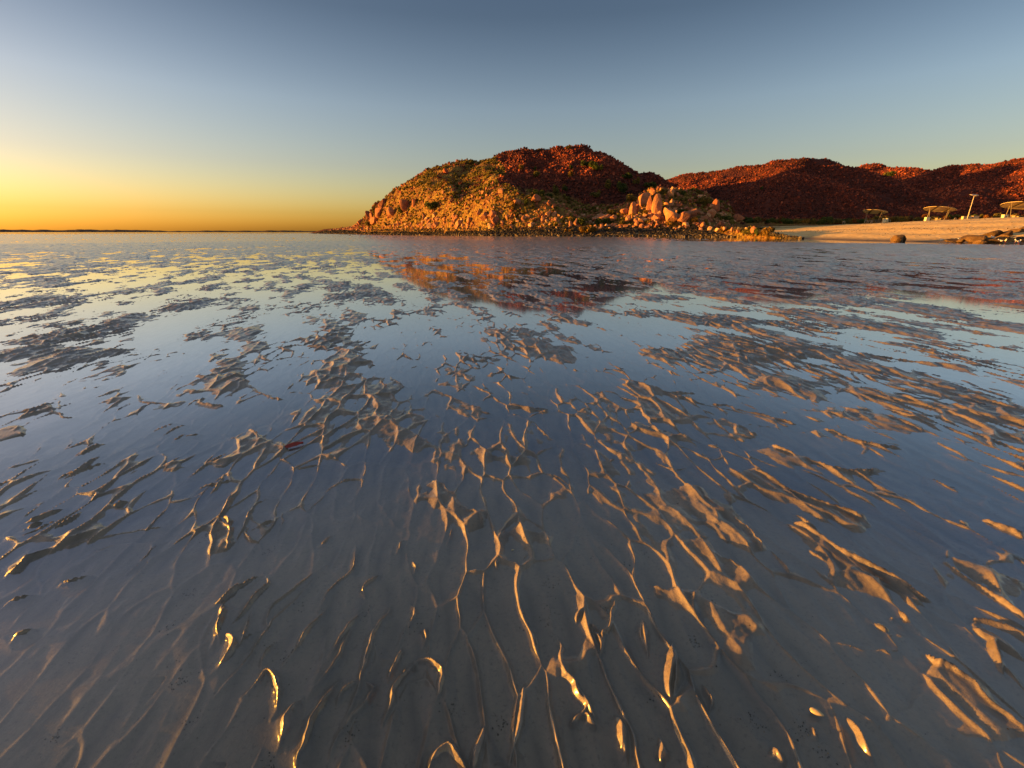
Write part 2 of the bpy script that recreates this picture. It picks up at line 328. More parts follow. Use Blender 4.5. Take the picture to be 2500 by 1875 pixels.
def flat_height(X, Y, bars=True):
    r = np.hypot(X, Y)
    # ripples: crests run away from the viewer, 9 cm apart, forking where the field has dislocations
    wx = 0.09 * fbm(X * 1.1, Y * 0.8, 3, 3); wy = 0.08 * fbm(X * 1.3, Y * 1.1, 9, 3)
    c = sample(RF, RN, RT, X + wx + 0.10 * Y, Y + wy)
    ph = np.angle(c); am = np.clip(np.abs(c), 0, 1.6) ** 0.6
    q = np.sqrt(ph * ph + 0.03)
    rip = np.exp(-q * 0.95) - 0.30
    far = sstep(14, 45, r)
    h = rip * am * 0.0150 * (1 + 0.2 * far)
    # swells and bars of sand at several sizes, drawn out along the ripples
    u = X * 0.93 + Y * 0.36; w = -X * 0.36 + Y * 0.93
    macro = fbm(u * 1.9, w * 0.75, 21, 4, 0.65)
    meso = fbm(u * 4.2, w * 1.7, 31, 4, 0.6)
    fine = fbm(X * 14, Y * 9, 41, 3, 0.6)
    wide = fbm(X * 0.22, Y * 0.09, 51, 3)
    gain = 0.35 + 0.65 * sstep(1.4, 4.5, r)
    nt = np.zeros_like(X)
    sel = r < 40
    if sel.any():
        nt[sel] = net(X[sel], Y[sel])
    ntp = np.exp(-np.sqrt(nt * nt + 0.0004) * 7.5) - 0.19
    h = h * 0.30 + ntp * 0.0185 * (0.85 + 0.15 * sstep(1.0, 2.0, r)) * (0.55 + 0.9 * (fbm(X * 2.1, Y * 1.3, 211, 2) + 0.3)) * (1 - 0.5 * sstep(12, 30, r))
    rg1 = 1 - 2.6 * np.abs(vnoise(X * 5.5 + 0.4 * macro + 3 * wx, Y * 4.2, 151)); rg2 = 1 - 2.6 * np.abs(vnoise(X * 13 + 0.8 * meso, Y * 10, 152))
    h = h + (rg1 * 0.0032 + rg2 * 0.0024) * (0.6 + 0.4 * sstep(1.5, 3, r))
    h += (macro * 0.030 + meso * 0.021) * gain + vnoise(u * 6.5, w * 3.0, 191) * 0.013 * sstep(3, 8, r) + vnoise(u * 3.1, w * 1.5, 193) * 0.020 * sstep(4, 9, r) - macro * 0.012 * sstep(5, 10, r) + fine * 0.0062 + vnoise(X * 55, Y * 42, 171) * 0.0016
    h += wide * 0.012 * sstep(3, 10, r)
    az = np.degrees(np.arctan2(X, Y))
    lvl = np.interp(np.log(np.maximum(r, 0.05)), LVL_R, LVL_Z)
    lvlL = np.interp(np.log(np.maximum(r, 0.05)), LVL_R, LVL_L)
    lvl = lvl + (lvlL - lvl) * sstep(30, 12, az)
    lvl = lvl - 0.0012 * np.exp(-((az + 28) / 18) ** 2) * sstep(3, 7, r) * (1 - sstep(14, 26, r)) - 0.0 * sstep(12, 40, az) * sstep(2, 5, r) * (1 - sstep(8, 14, r))
    h += lvl
    # right: sand falls off in a hollow in the very corner, left corner deeper
    h -= 0.006 * sstep(0.4, 1.2, -X) * sstep(1.6, 0.9, Y) * (r < 3)
    if not bars: return h
    near = (r < 9) & (Y > 0.2)
    idx = np.nonzero(near.ravel())[0]
    xs, ys = X.ravel()[idx], Y.ravel()[idx]
    lo = fbm(xs * 9, ys * 6, 231, 2)
    hn = h.ravel()[idx].copy(); mz = (rg1.ravel()[idx] + 0.6 * rg2.ravel()[idx]) * 0.5
    jit = fbm(xs * 13, ys * 13, 61, 4) * 0.026; jit2 = fbm(xs * 13, ys * 13, 67, 4) * 0.026; jit = jit + 0.006 * vnoise(xs * 45, ys * 45, 68); jit2 = jit2 + 0.006 * vnoise(xs * 45, ys * 45, 69)
    ripn = rip.ravel()[idx] * am.ravel()[idx]
    def gp(pl):
        out = []
        for (a, b) in pl:
            gx, gy = G(a * V2, b * V2); out.append((float(gx), float(gy)))
        if len(out) == 2:
            (ax, ay), (bx, by) = out; k = 0.16 * math.sin(ax * 91 + ay * 57); k2 = 0.12 * math.sin(ax * 37 + by * 83)
            out = [out[0], (ax * .66 + bx * .34 - (by - ay) * k, ay * .66 + by * .34 + (bx - ax) * k), (ax * .3 + bx * .7 - (by - ay) * k2, ay * .3 + by * .7 + (bx - ax) * k2), out[1]]
        for _ in range(2):
            if len(out) > 2:
                q = [out[0]]
                for a, b in zip(out[:-1], out[1:]): q += [(a[0] * .75 + b[0] * .25, a[1] * .75 + b[1] * .25), (a[0] * .25 + b[0] * .75, a[1] * .25 + b[1] * .75)]
                out = q + [out[-1]]
        return out
    for pl, H, L in BARS:
        g = gp(pl); gx = [p[0] for p in g]; gy = [p[1] for p in g]
        sc = 0.5 + 0.25 * np.mean(gy)
        pad = L * 3.0 + 0.1
        s = np.nonzero((xs > min(gx) - pad) & (xs < max(gx) + pad) & (ys > min(gy) - pad) & (ys < max(gy) + pad))[0]
        if not len(s): continue
        js = 0.6 + 0.4 * sc
        d, sd, t = seg_field(xs[s] + jit[s] * js, ys[s] + jit2[s] * js, g)
        # the bar lies to the right of its sunward edge
        if g[-1][1] < g[0][1]: sd = -sd
        sd = -sd
        front = np.exp(-(d / (0.011 + 0.006 * sc)) ** 2)
        back = np.exp(-(d / (L * 1.25)) ** 2) * (0.80 + 0.45 * ripn[s] + 0.22 * mz[s])
        prof = np.where(sd > 0, np.maximum(back, 0.9 * front * (d < 0.02)), front)
        prof = np.where(sd > 0, back * 1.0, front)
        ends = sstep(0, 0.12, t) * sstep(1.0, 0.85, t)
        d_end = np.maximum(ends, 0.15)
        raise_ = np.where(sd > 0, np.exp(-(d / (L * 1.3)) ** 2), np.exp(-(d / 0.02) ** 2)) * ends
        rid = -0.016 + (H * np.clip(1.1 - 0.16 * np.mean(gy), 0.35, 0.9) + 0.016) * np.exp(-np.sqrt(d * d + 4e-6) / (0.013 + 0.004 * sc)) * np.maximum(ends, 0.2) * (0.93 + 0.45 * lo[s])
        hn[s] = np.maximum(hn[s] + (0.007 + 0.36 * H) * raise_, rid)
    for pl, H, W in CRESTS:
        g = gp(pl); gx = [p[0] for p in g]; gy = [p[1] for p in g]
        pad = 0.08
        s = np.nonzero((xs > min(gx) - pad) & (xs < max(gx) + pad) & (ys > min(gy) - pad) & (ys < max(gy) + pad))[0]
        if not len(s): continue
        d, sd, t = seg_field(xs[s] + jit[s] * 0.5, ys[s] + jit2[s] * 0.5, g)
        ends = np.clip(np.sin(math.pi * np.clip(t, 0.0, 1.0)), 0, 1) ** 0.55
        prof = np.exp(-np.sqrt(d * d + 1.5e-6) / (W * (0.45 + 0.75 * ends)))
        ds = np.clip(1.15 - 0.18 * np.mean(gy), 0.55, 1.0)
        tz = -0.016 + (H * ds + 0.017) * prof * np.maximum(ends, 0.3) * (0.95 + 0.28 * lo[s])
        hn[s] = np.maximum(hn[s], tz)
    hf = h.ravel(); hf[idx] = hn
    return hf.reshape(h.shape)

# base level per distance, chosen so that the wanted share of the sand stands above the water
LVL_R, LVL_Z, LVL_L = np.array([0.0, 1.0]), np.array([0.0, 0.0]), np.array([0.0, 0.0])
def calibrate():
    global LVL_R, LVL_Z, LVL_L
    rs = np.array([0.3, 0.9, 1.3, 1.8, 2.5, 3.5, 5, 7, 10, 14, 20, 28, 38, 48])
    cov = np.array([.035, .070, .105, .14, .17, .25, .32, .38, .44, .52, .66, .78, .86, .92])
    rr = np.random.default_rng(5); zs = []
    for r_, c_ in zip(rs, cov):
        a_ = R(1) * rr.uniform(-50, 50, 6000); q_ = r_ * np.exp(rr.uniform(-.18, .18, 6000))
        hh = flat_height((q_ * np.sin(a_)).reshape(1, -1), (q_ * np.cos(a_)).reshape(1, -1), False)
        zs.append(-np.quantile(hh, 1 - c_))
    LVL_R = np.log(np.concatenate([[0.05], rs, [54, 60, 75, 400, 20000]]))
    LVL_Z = np.concatenate([[zs[0]], zs, [zs[-1] - .006, -.03, -.04, -.2, -2.0]])
    LVL_L = np.concatenate([[zs[0]], zs, [zs[-1], zs[-1], zs[-1], zs[-1] - .01, -2.0]])
calibrate()
ang = np.concatenate([np.arange(-66, 66, 0.115), np.arange(66, 294.01, 3.0)])
ang = R(1) * ang[:-1] if abs(ang[-1] - 294) < 1e-6 else R(1) * ang
rad = np.concatenate([np.exp(np.arange(math.log(0.12), math.log(60), 0.0036)), 60 * np.exp(np.linspace(0.02, math.log(22000 / 60), 150))])
A, Rr = np.meshgrid(ang, rad, indexing='xy')
GX, GY = Rr * np.sin(A), Rr * np.cos(A)
GZ = flat_height(GX, GY)
nr, na = GX.shape
i0 = (np.arange(nr - 1)[:, None] * na + np.arange(na)[None, :])
i1 = np.arange(nr - 1)[:, None] * na + (np.arange(na) + 1)[None, :] % na
Q = np.stack([i0, i1, i1 + na, i0 + na], -1).reshape(-1, 4)[:, ::-1]

def sand_flat_mat():
    m, nd, lk = mat_new('wet_sand')
    o = nd.new('ShaderNodeOutputMaterial'); b = nd.new('ShaderNodeBsdfPrincipled')
    geo = nd.new('ShaderNodeNewGeometry')
    t = nd.new('ShaderNodeTexNoise'); t.inputs['Scale'].default_value = 2.2; t.inputs['Detail'].default_value = 9; t.inputs['Roughness'].default_value = 0.6
    lk.new(geo.outputs['Position'], t.inputs['Vector'])
    r = ramp(nd, [(0.25, (0.125, 0.098, 0.074)), (0.5, (0.185, 0.145, 0.108)), (0.75, (0.240, 0.190, 0.142))])
    lk.new(t.outputs['Fac'], r.inputs[0])
    sp = nd.new('ShaderNodeTexNoise'); sp.inputs['Scale'].default_value = 95; sp.inputs['Detail'].default_value = 4; sp.inputs['Roughness'].default_value = 0.7
    lk.new(geo.outputs['Position'], sp.inputs['Vector'])
    r2 = ramp(nd, [(0.30, (0.45, 0.43, 0.42)), (0.42, (1, 1, 1)), (0.75, (1.25, 1.22, 1.18))]); lk.new(sp.outputs['Fac'], r2.inputs[0])
    mm = nd.new('ShaderNodeMix'); mm.data_type = 'RGBA'; mm.blend_type = 'MULTIPLY'; mm.inputs[0].default_value = 0.8
    lk.new(r.outputs[0], mm.inputs[6]); lk.new(r2.outputs[0], mm.inputs[7])
    sa = nd.new('ShaderNodeAttribute'); sa.attribute_name = 'trough_shade'  # ripple shading painted into the sand colour, darker in the troughs
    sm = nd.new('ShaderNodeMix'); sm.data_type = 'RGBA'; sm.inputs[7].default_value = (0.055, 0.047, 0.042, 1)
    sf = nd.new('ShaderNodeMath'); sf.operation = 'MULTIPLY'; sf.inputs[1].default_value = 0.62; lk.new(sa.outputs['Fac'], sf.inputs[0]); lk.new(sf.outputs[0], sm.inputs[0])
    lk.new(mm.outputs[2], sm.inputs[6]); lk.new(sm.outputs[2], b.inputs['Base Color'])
    b1 = nd.new('ShaderNodeTexNoise'); b1.inputs['Scale'].default_value = 70; b1.inputs['Detail'].default_value = 9; b1.inputs['Roughness'].default_value = 0.72
    lk.new(geo.outputs['Position'], b1.inputs['Vector'])
    bp = nd.new('ShaderNodeBump'); bp.inputs['Strength'].default_value = 0.7; bp.inputs['Distance'].default_value = 0.005
    lk.new(b1.outputs['Fac'], bp.inputs['Height']); lk.new(bp.outputs[0], b.inputs['Normal'])
    b.inputs['Roughness'].default_value = 0.48
    b.inputs['Specular IOR Level'].default_value = 0.5
    b.inputs['Coat Weight'].default_value = 0.85
    b.inputs['Coat Roughness'].default_value = 0.2
    lk.new(b.outputs[0], o.inputs[0])
    return m
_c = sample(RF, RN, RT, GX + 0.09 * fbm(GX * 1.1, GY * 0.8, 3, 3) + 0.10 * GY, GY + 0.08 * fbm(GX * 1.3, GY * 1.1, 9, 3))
TROUGH_SHADE = np.clip((np.abs(np.angle(_c)) / math.pi) ** 2 * np.clip(np.abs(_c), 0, 1) + 0.5 * fbm(GX * 9, GY * 6, 181, 4), 0, 1)  # painted trough shade from the ripple phase, with random mottling
flat = mesh_np('tidal_flat', np.stack([GX, GY, GZ], -1).reshape(-1, 3), Q, sand_flat_mat(), smooth=True, attrs={'trough_shade': TROUGH_SHADE.ravel()})
struct(flat, 'rippled wet brown sand of the tidal flat, bared in ridges between sheets of water', 'sand flat')

def water_mat():
    m, nd, lk = mat_new('shallow_water')
    o = nd.new('ShaderNodeOutputMaterial')
    fr = nd.new('ShaderNodeLayerWeight'); fr.inputs['Blend'].default_value = 0.5
    fp = nd.new('ShaderNodeMath'); fp.operation = 'POWER'; fp.inputs[1].default_value = 2.15; lk.new(fr.outputs['Facing'], fp.inputs[0])
    fq = nd.new('ShaderNodeMath'); fq.operation = 'MULTIPLY_ADD'; fq.inputs[1].default_value = 0.97; fq.inputs[2].default_value = 0.02; lk.new(fp.outputs[0], fq.inputs[0])
    tr = nd.new('ShaderNodeBsdfTransparent'); tr.inputs[0].default_value = (0.95, 0.95, 0.95, 1)
    gl = nd.new('ShaderNodeBsdfGlossy'); gl.inputs['Roughness'].default_value = 0.05; gl.inputs['Color'].default_value = (0.97, 0.98, 1, 1)
    geo = nd.new('ShaderNodeNewGeometry')
    mp = nd.new('ShaderNodeMapping'); mp.inputs['Scale'].default_value = (28, 7, 1); mp.inputs['Rotation'].default_value = (0, 0, 1.1)
    lk.new(geo.outputs['Position'], mp.inputs['Vector'])
    n1 = nd.new('ShaderNodeTexNoise'); n1.inputs['Scale'].default_value = 1; n1.inputs['Detail'].default_value = 3
    lk.new(mp.outputs[0], n1.inputs['Vector'])
    n2 = nd.new('ShaderNodeTexNoise'); n2.inputs['Scale'].default_value = 0.7; n2.inputs['Detail'].default_value = 3
    lk.new(geo.outputs['Position'], n2.inputs['Vector'])
    gate = ramp(nd, [(0.45, (0.12,) * 3), (0.7, (1,) * 3)]); lk.new(n2.outputs['Fac'], gate.inputs[0])
    mu = nd.new('ShaderNodeMath'); mu.operation = 'MULTIPLY'; lk.new(n1.outputs['Fac'], mu.inputs[0]); lk.new(gate.outputs[0], mu.inputs[1])
    bp = nd.new('ShaderNodeBump'); bp.inputs['Strength'].default_value = 0.35; bp.inputs['Distance'].default_value = 0.0012
    lk.new(mu.outputs[0], bp.inputs['Height'])
    lk.new(bp.outputs[0], gl.inputs['Normal']); lk.new(bp.outputs[0], fr.inputs['Normal'])
    mx = nd.new('ShaderNodeMixShader'); lk.new(fq.outputs[0], mx.inputs[0]); lk.new(tr.outputs[0], mx.inputs[1]); lk.new(gl.outputs[0], mx.inputs[2])
    lk.new(mx.outputs[0], o.inputs[0])
    return m
M_water = water_mat()
nw = 96
wa = np.linspace(0, 2 * math.pi, nw, endpoint=False)
wr = np.array([0.05, 2, 10, 60, 400, 3000, 22000])
WX = (wr[:, None] * np.sin(wa)[None, :]).ravel(); WY = (wr[:, None] * np.cos(wa)[None, :]).ravel()
WQ = []
for j in range(len(wr) - 1):
    for i in range(nw):
        WQ.append((j * nw + i, (j + 1) * nw + i, (j + 1) * nw + (i + 1) % nw, j * nw + (i + 1) % nw))
water = mesh_np('water', np.stack([WX, WY, np.zeros_like(WX)], -1), np.array(WQ), M_water)
me = water.data
if me.polygons[0].normal.z < 0: me.flip_normals()
struct(water, 'thin still sheet of sea water lying over the tidal flat and mirroring the sky', 'water')
if flat.data.polygons[1000].normal.z < 0: flat.data.flip_normals()

# ------------------------------------------------------------------ rock shapes
def ico(sub):
    import bmesh
    bm = bmesh.new(); bmesh.ops.create_icosphere(bm, subdivisions=sub, radius=1)
    V = np.array([v.co[:] for v in bm.verts]); Fc = np.array([[v.index for v in f.verts] for f in bm.faces])
    bm.free(); return V, Fc
ICO1, ICO2, ICO3 = ico(1), ico(2), ico(3)
def cut_rock(V, rg, cuts=9, lo=0.45, hi=0.8):
    V = V.copy()
    for _ in range(cuts):
        n = rg.standard_normal(3); n /= np.linalg.norm(n)
        d = rg.uniform(lo, hi)
        k = np.maximum(V @ n - d, 0)
        V -= k[:, None] * n
    return V
def rock_lib(base, n, seed, **kw):
    rg = np.random.default_rng(seed)
    return [cut_rock(base[0], rg, **kw) for _ in range(n)]
_cv = np.array([[x, y, z] for x in (-.6, .6) for y in (-.6, .6) for z in (-.6, .6)])
_cf = []
for _f in [(0, 1, 3, 2), (4, 6, 7, 5), (0, 4, 5, 1), (2, 3, 7, 6), (0, 2, 6, 4), (1, 5, 7, 3)]: _cf += [(_f[0], _f[1], _f[2]), (_f[0], _f[2], _f[3])]
ICO1 = (_cv, np.array(_cf))
_rg = np.random.default_rng(4)
LIB1 = [(_cv + _rg.uniform(-.26, .26, _cv.shape)) * _rg.uniform(0.6, 1.25, 3) for _ in range(24)]
LIB2 = rock_lib(ICO2, 24, 2, cuts=9, lo=0.4, hi=0.8)
LIB3 = rock_lib(ICO3, 24, 3, cuts=12, lo=0.45, hi=0.85)
def rotmats(n, rg, tilt=math.pi):
    a = rg.uniform(0, 2 * math.pi, n); b = rg.uniform(-tilt, tilt, n); c = rg.uniform(-tilt, tilt, n)
    ca, sa, cb, sb, cc, sc = np.cos(a), np.sin(a), np.cos(b), np.sin(b), np.cos(c), np.sin(c)
    Z = np.zeros((n, 3, 3)); Z[:, 0, 0] = ca; Z[:, 0, 1] = -sa; Z[:, 1, 0] = sa; Z[:, 1, 1] = ca; Z[:, 2, 2] = 1
    X = np.zeros((n, 3, 3)); X[:, 0, 0] = 1; X[:, 1, 1] = cb; X[:, 1, 2] = -sb; X[:, 2, 1] = sb; X[:, 2, 2] = cb
    Y = np.zeros((n, 3, 3)); Y[:, 1, 1] = 1; Y[:, 0, 0] = cc; Y[:, 0, 2] = sc; Y[:, 2, 0] = -sc; Y[:, 2, 2] = cc
    return Z @ X @ Y
def scatter_mesh(name, pos, size, lib, base, mat, tone, seed, tilt=math.pi, sink=0.2, asp=(0.65, 1.0)):
    rg = np.random.default_rng(seed)
    n = len(pos); nv = len(base[0])
    L = np.stack(lib)[rg.integers(0, len(lib), n)]                    # n,nv,3
    sc = np.stack([rg.uniform(0.8, 1.25, n), rg.uniform(0.8, 1.25, n), rg.uniform(*asp, n)], -1) * size[:, None] * 0.5
    L = np.einsum('nij,nkj->nki', rotmats(n, rg, tilt), L * sc[:, None, :])
    p = pos.copy(); p[:, 2] += size * (0.5 - sink) * 0.5
    L = L + p[:, None, :]
    Fc = (base[1][None] + (np.arange(n) * nv)[:, None, None]).reshape(-1, 3)
    return mesh_np(name, L.reshape(-1, 3), Fc, mat, attrs={'tone': np.repeat(tone, nv)})

# ------------------------------------------------------------------ hills
def crest_pts(lst, step=1.5):
    """lst of (px, py, Y) -> dense 3-D points"""
    P3 = np.array([[float(v) for v in P(a, b, c)] for a, b, c in lst])
    out = []
    for a, b in zip(P3[:-1], P3[1:]):
        n = max(1, int(np.linalg.norm((b - a)[:2]) / step))
        for i in range(n): out.append(a + (b - a) * i / n)
    out.append(P3[-1])
    return np.array(out)
def envelope(X, Y, ridges):
    h = np.full(X.shape, -50.0)
    for pts, s in ridges:
        for p in pts:
            d = np.hypot(X - p[0], Y - p[1])
            np.maximum(h, p[2] - s * (np.sqrt(d * d + 4) - 2), out=h)
    return h
HEAD_SKY = [(762,566,400),(808,559,330),(860,552.5,262),(875,541,250),(894,530,240),(912,516,232),(928,504,226),(940,487,222),(966,471,216),(984,454,212),(1011,438,208),
 (1038,422,205),(1079,407,202),(1102,395,200),(1133,384,200),(1160,388,200),(1176,392,199),(1190,386,198),(1215,375,197),(1237,371,196),(1279,362,195),(1311,366,194),
 (1358,364,193),(1385,362,193),(1403,363,192),(1428,360,192),(1451,368,190),(1465,379,189),(1494,393,188),(1521,411,186),(1539,424,185),(1553,429,184),(1571,428,183),(1593,440,181),(1614,456,180),(1640,470,178)]
HEAD_SPURS = [
 ([(1176,392,199),(1195,420,172),(1225,445,150),(1245,457,139),(1262,466,136),(1290,472,135),(1310,477,134),(1336,488,132),(1358,503,130)], 0.62),
 ([(1079,407,202),(1090,450,172),(1110,490,148),(1130,520,140)], 0.60),
 ([(966,471,216),(975,500,196),(990,530,180)], 0.7),
 ([(1437,505,140),(1480,506,138),(1528,506,135),(1560,490,133),(1589,476,133),(1618,466,134),(1640,464,136),(1675,465,138),(1705,475,138),(1730,496,136),(1783,513,130),(1803,529,126),(1864,536,122)], 0.50),
]
head_ridges = [(crest_pts(HEAD_SKY, 2.0), 0.60)] + [(crest_pts(a, 2.0), s) for a, s in HEAD_SPURS]
FOOT = [G(a, b) for a, b in [(753,569.6),(800,571),(860,572.3),(930,573.3),(1000,574.3),(1200,576.5),(1400,577.4),(1680,578.2),(1800,579.0),(1870,580.2),(1935,582.5)]]
FX = np.array([float(p[0]) for p in FOOT]); FY = np.array([float(p[1]) for p in FOOT])
def head_h(X, Y):
    e = envelope(X, Y, head_ridges)
    yf = np.interp(X, FX, FY)
    yf = np.where(X > FX[-1], FY[-1] + (X - FX[-1]) * 3.0, yf)
    inl = (Y - yf) * np.where(X < -20, 0.5, 0.95)
    ap = np.where(inl > 0, np.minimum(np.interp(X, [22, 46], [3.4, 1.5]), inl * np.interp(X, [22, 46], [0.20, 0.10])), inl * 0.25)
    ap = np.where(X < FX[0], -3, ap)
    cut = sstep(-1, 14, inl)
    h = np.maximum(ap, np.where(cut > 0, e * cut - 3 * (1 - cut), -3))
    env = sstep(0, 6, h)
    h = h + (fbm(X * 0.09, Y * 0.09, 71, 4) * 2.6 * sstep(3, 14, h) + fbm(X * 0.35, Y * 0.35, 75, 4) * 1.1 * env * 0.8)
    return h
def grid(x0, x1, y0, y1, st):
    xs = np.arange(x0, x1 + st / 2, st); ys = np.arange(y0, y1 + st / 2, st)
    X, Y = np.meshgrid(xs, ys); nx, ny = len(xs), len(ys)
    i = (np.arange(ny - 1)[:, None] * nx + np.arange(nx - 1)[None, :])
    return X, Y, np.stack([i, i + 1, i + 1 + nx, i + nx], -1).reshape(-1, 4)
HX, HY, HQ = grid(-190, 130, 78, 440, 1.0)
HZ = head_h(HX, HY)
keep = (HZ.ravel()[HQ] > -1.5).any(1)

def in_poly(px, py, poly):
    c = np.zeros(px.shape, bool); n = len(poly)
    for i in range(n):
        x1, y1 = poly[i]; x2, y2 = poly[(i + 1) % n]
        k = ((y1 > py) != (y2 > py)) & (px < (x2 - x1) * (py - y1) / ((y2 - y1) or 1e-9) + x1)
        c ^= k
    return c
SCREE_POLY = [(1183,350),(1215,392),(1232,402),(1236,425),(1215,440),(1222,456),(1245,452),(1268,462),(1300,462),(1330,470),(1350,466),(1372,473),(1392,482),(1420,496),(1440,502),(1490,504),(1528,500),(1550,484),(1572,474),(1600,462),(1660,462),(1660,340)]
GREEN_POLY = [(1330,490),(1345,470),(1385,478),(1440,505),(1430,512),(1400,528),(1300,530),(1280,510),(1300,485)]
hpx, hpy = proj(HX, HY, HZ)
scree_m = in_poly(hpx + 5 * fbm(HX * .2, HY * .2, 5), hpy + 5 * fbm(HX * .2, HY * .2, 6), SCREE_POLY).astype(float)
scree_m = np.where(HY > 215, 1.0, scree_m)
for _ in range(2):
    scree_m[1:-1, 1:-1] = (scree_m[1:-1, 1:-1] * 2 + scree_m[:-2, 1:-1] + scree_m[2:, 1:-1] + scree_m[1:-1, :-2] + scree_m[1:-1, 2:]) / 6
def land_mat(name, cols_a, cols_b):
    """soil and dry grass, blended by the attribute 'scree' towards red gravel"""
    m, nd, lk = mat_new(name)
    o = nd.new('ShaderNodeOutputMaterial'); b = nd.new('ShaderNodeBsdfPrincipled')
    geo = nd.new('ShaderNodeNewGeometry'); at = nd.new('ShaderNodeAttribute'); at.attribute_name = 'scree'
    t = nd.new('ShaderNodeTexNoise'); t.inputs['Scale'].default_value = 0.35; t.inputs['Detail'].default_value = 10; t.inputs['Roughness'].default_value = 0.72
    lk.new(geo.outputs['Position'], t.inputs['Vector'])
    ra = ramp(nd, cols_a); rb = ramp(nd, cols_b)
    lk.new(t.outputs['Fac'], ra.inputs[0]); lk.new(t.outputs['Fac'], rb.inputs[0])
    mx = nd.new('ShaderNodeMix'); mx.data_type = 'RGBA'
    lk.new(at.outputs['Fac'], mx.inputs[0]); lk.new(ra.outputs[0], mx.inputs[6]); lk.new(rb.outputs[0], mx.inputs[7])
    lk.new(mx.outputs[2], b.inputs['Base Color'])
    v = nd.new('ShaderNodeTexVoronoi'); v.inputs['Scale'].default_value = 1.3
    lk.new(geo.outputs['Position'], v.inputs['Vector'])
    bp = nd.new('ShaderNodeBump'); bp.inputs['Strength'].default_value = 0.8; bp.inputs['Distance'].default_value = 0.5; bp.invert = True
    lk.new(v.outputs['Distance'], bp.inputs['Height']); lk.new(bp.outputs[0], b.inputs['Normal'])
    b.inputs['Roughness'].default_value = 0.95; b.inputs['Specular IOR Level'].default_value = 0.1
    lk.new(b.outputs[0], o.inputs[0]); return m
GR = [(0.34, (0.10, 0.035, 0.018)), (0.46, (0.17, 0.085, 0.028)), (0.56, (0.23, 0.145, 0.035)), (0.7, (0.30, 0.20, 0.06))]
RD = [(0.3, (0.05, 0.017, 0.012)), (0.7, (0.14, 0.035, 0.022))]
M_land = land_mat('headland_soil', GR, RD)
head = mesh_np('headland_hill', np.stack([HX, HY, HZ], -1).reshape(-1, 3), HQ[keep], M_land, smooth=True, attrs={'scree': scree_m.ravel()})
struct(head, 'rocky headland hill with golden grass on its left flank and dark red scree on its face', 'hill')

RED = [
 ([(1590,480,300),(1614,458,285),(1637,446,275),(1681,425,258),(1732,419,246),(1767,410,238),(1803,403,232),(1834,400,228),(1885,397,224),(1905,391,220),(1926,387,217),(1946,389,216),(1972,389,216),(2007,395,218),(2050,405,222),(2085,413,228),(2120,440,230)], 0.42),
 ([(2060,422,330),(2087,412,325),(2107,405,322),(2133,403,320),(2146,407,318),(2158,414,316),(2175,430,314)], 0.45),
 ([(2125,430,275),(2140,420,272),(2172,412,268),(2223,412,262),(2249,415,258),(2270,420,254),(2300,430,252)], 0.42),
 ([(2240,432,232),(2270,420,226),(2294,417,220),(2321,411,214),(2367,402,206),(2416,396,198),(2447,394,194),(2483,385,190),(2560,372,184),(2700,372,175),(2900,380,170)], 0.42),
 ([(1926,387,217),(1935,430,190),(1950,480,168)], 0.42),
 ([(2007,395,218),(2045,450,185)], 0.42),
 ([(2367,402,206),(2370,450,180),(2375,490,160)], 0.42),
]
red_ridges = [(crest_pts(a, 2.5), s) for a, s in RED]
def red_h(X, Y):
    e = envelope(X, Y, red_ridges)
    h = np.maximum(e, 2.2)
    lim = np.minimum((X - 70) * 0.15, (Y - 112) * 0.2)
    h = np.minimum(h, np.maximum(lim, -2) + 0.0 * h) if False else h
    a = sstep(3, 12, h)
    return h + fbm(X * 0.06, Y * 0.06, 81, 4) * 3.2 * a + fbm(X * 0.3, Y * 0.3, 85, 4) * 0.6 * (0.2 + 0.8 * a)
RX, RY, RQ = grid(58, 430, 128, 380, 1.5)
RZ = red_h(RX, RY)
red = mesh_np('red_hills', np.stack([RX, RY, RZ], -1).reshape(-1, 3), RQ, M_land, smooth=True, attrs={'scree': np.where(RZ.ravel() > 5, 1.0, 0.2)})
struct(red, 'long dark red scree hills behind the beach with sunlit crests', 'hill')

# ------------------------------------------------------------------ beach
SHORE = [(a, b) for a, b in [(60, 0), (53, 30), (48.5, 44), (44, 52), (42.5, 60), (45, 72), (47.5, 84), (46, 96), (44, 112), (40, 140)]]
SHX = np.array([p[0] for p in SHORE]); SHY = np.array([p[1] for p in SHORE])
def beach_h(X, Y):
    x0 = np.interp(Y, SHY, SHX)
    d = X - x0
    top = np.interp(Y, [40, 70, 85, 100, 120, 150], [3.0, 3.0, 3.0, 2.9, 2.75, 2.6])
    wid = np.interp(Y, [40, 85, 105, 125], [27, 29, 36, 42])
    t = np.clip(d / wid, 0, 1)
    h = np.where(d > 0, top * (0.6 * t + 0.4 * (t * t * (3 - 2 * t))) + np.clip(d - wid, 0, 22) * 0.02 * sstep(120, 95, Y), d * 0.04)
    return h + 0.12 * fbm(X * 0.25, Y * 0.25, 91, 3) * sstep(1, 8, d) + 0.05 * fbm(X * 1.1, Y * 1.1, 95, 3) * sstep(0, 3, d) + 0.05 * np.sin(d * 1.1 + 2 * vnoise(X * .1, Y * .1, 4)) * sstep(2, 8, d) * (1 - sstep(25, 32, d))
BX, BY, BQ = grid(36, 300, -40, 190, 0.75)
BZ = beach_h(BX, BY)
kb = (BZ.ravel()[BQ] > -0.35).any(1)
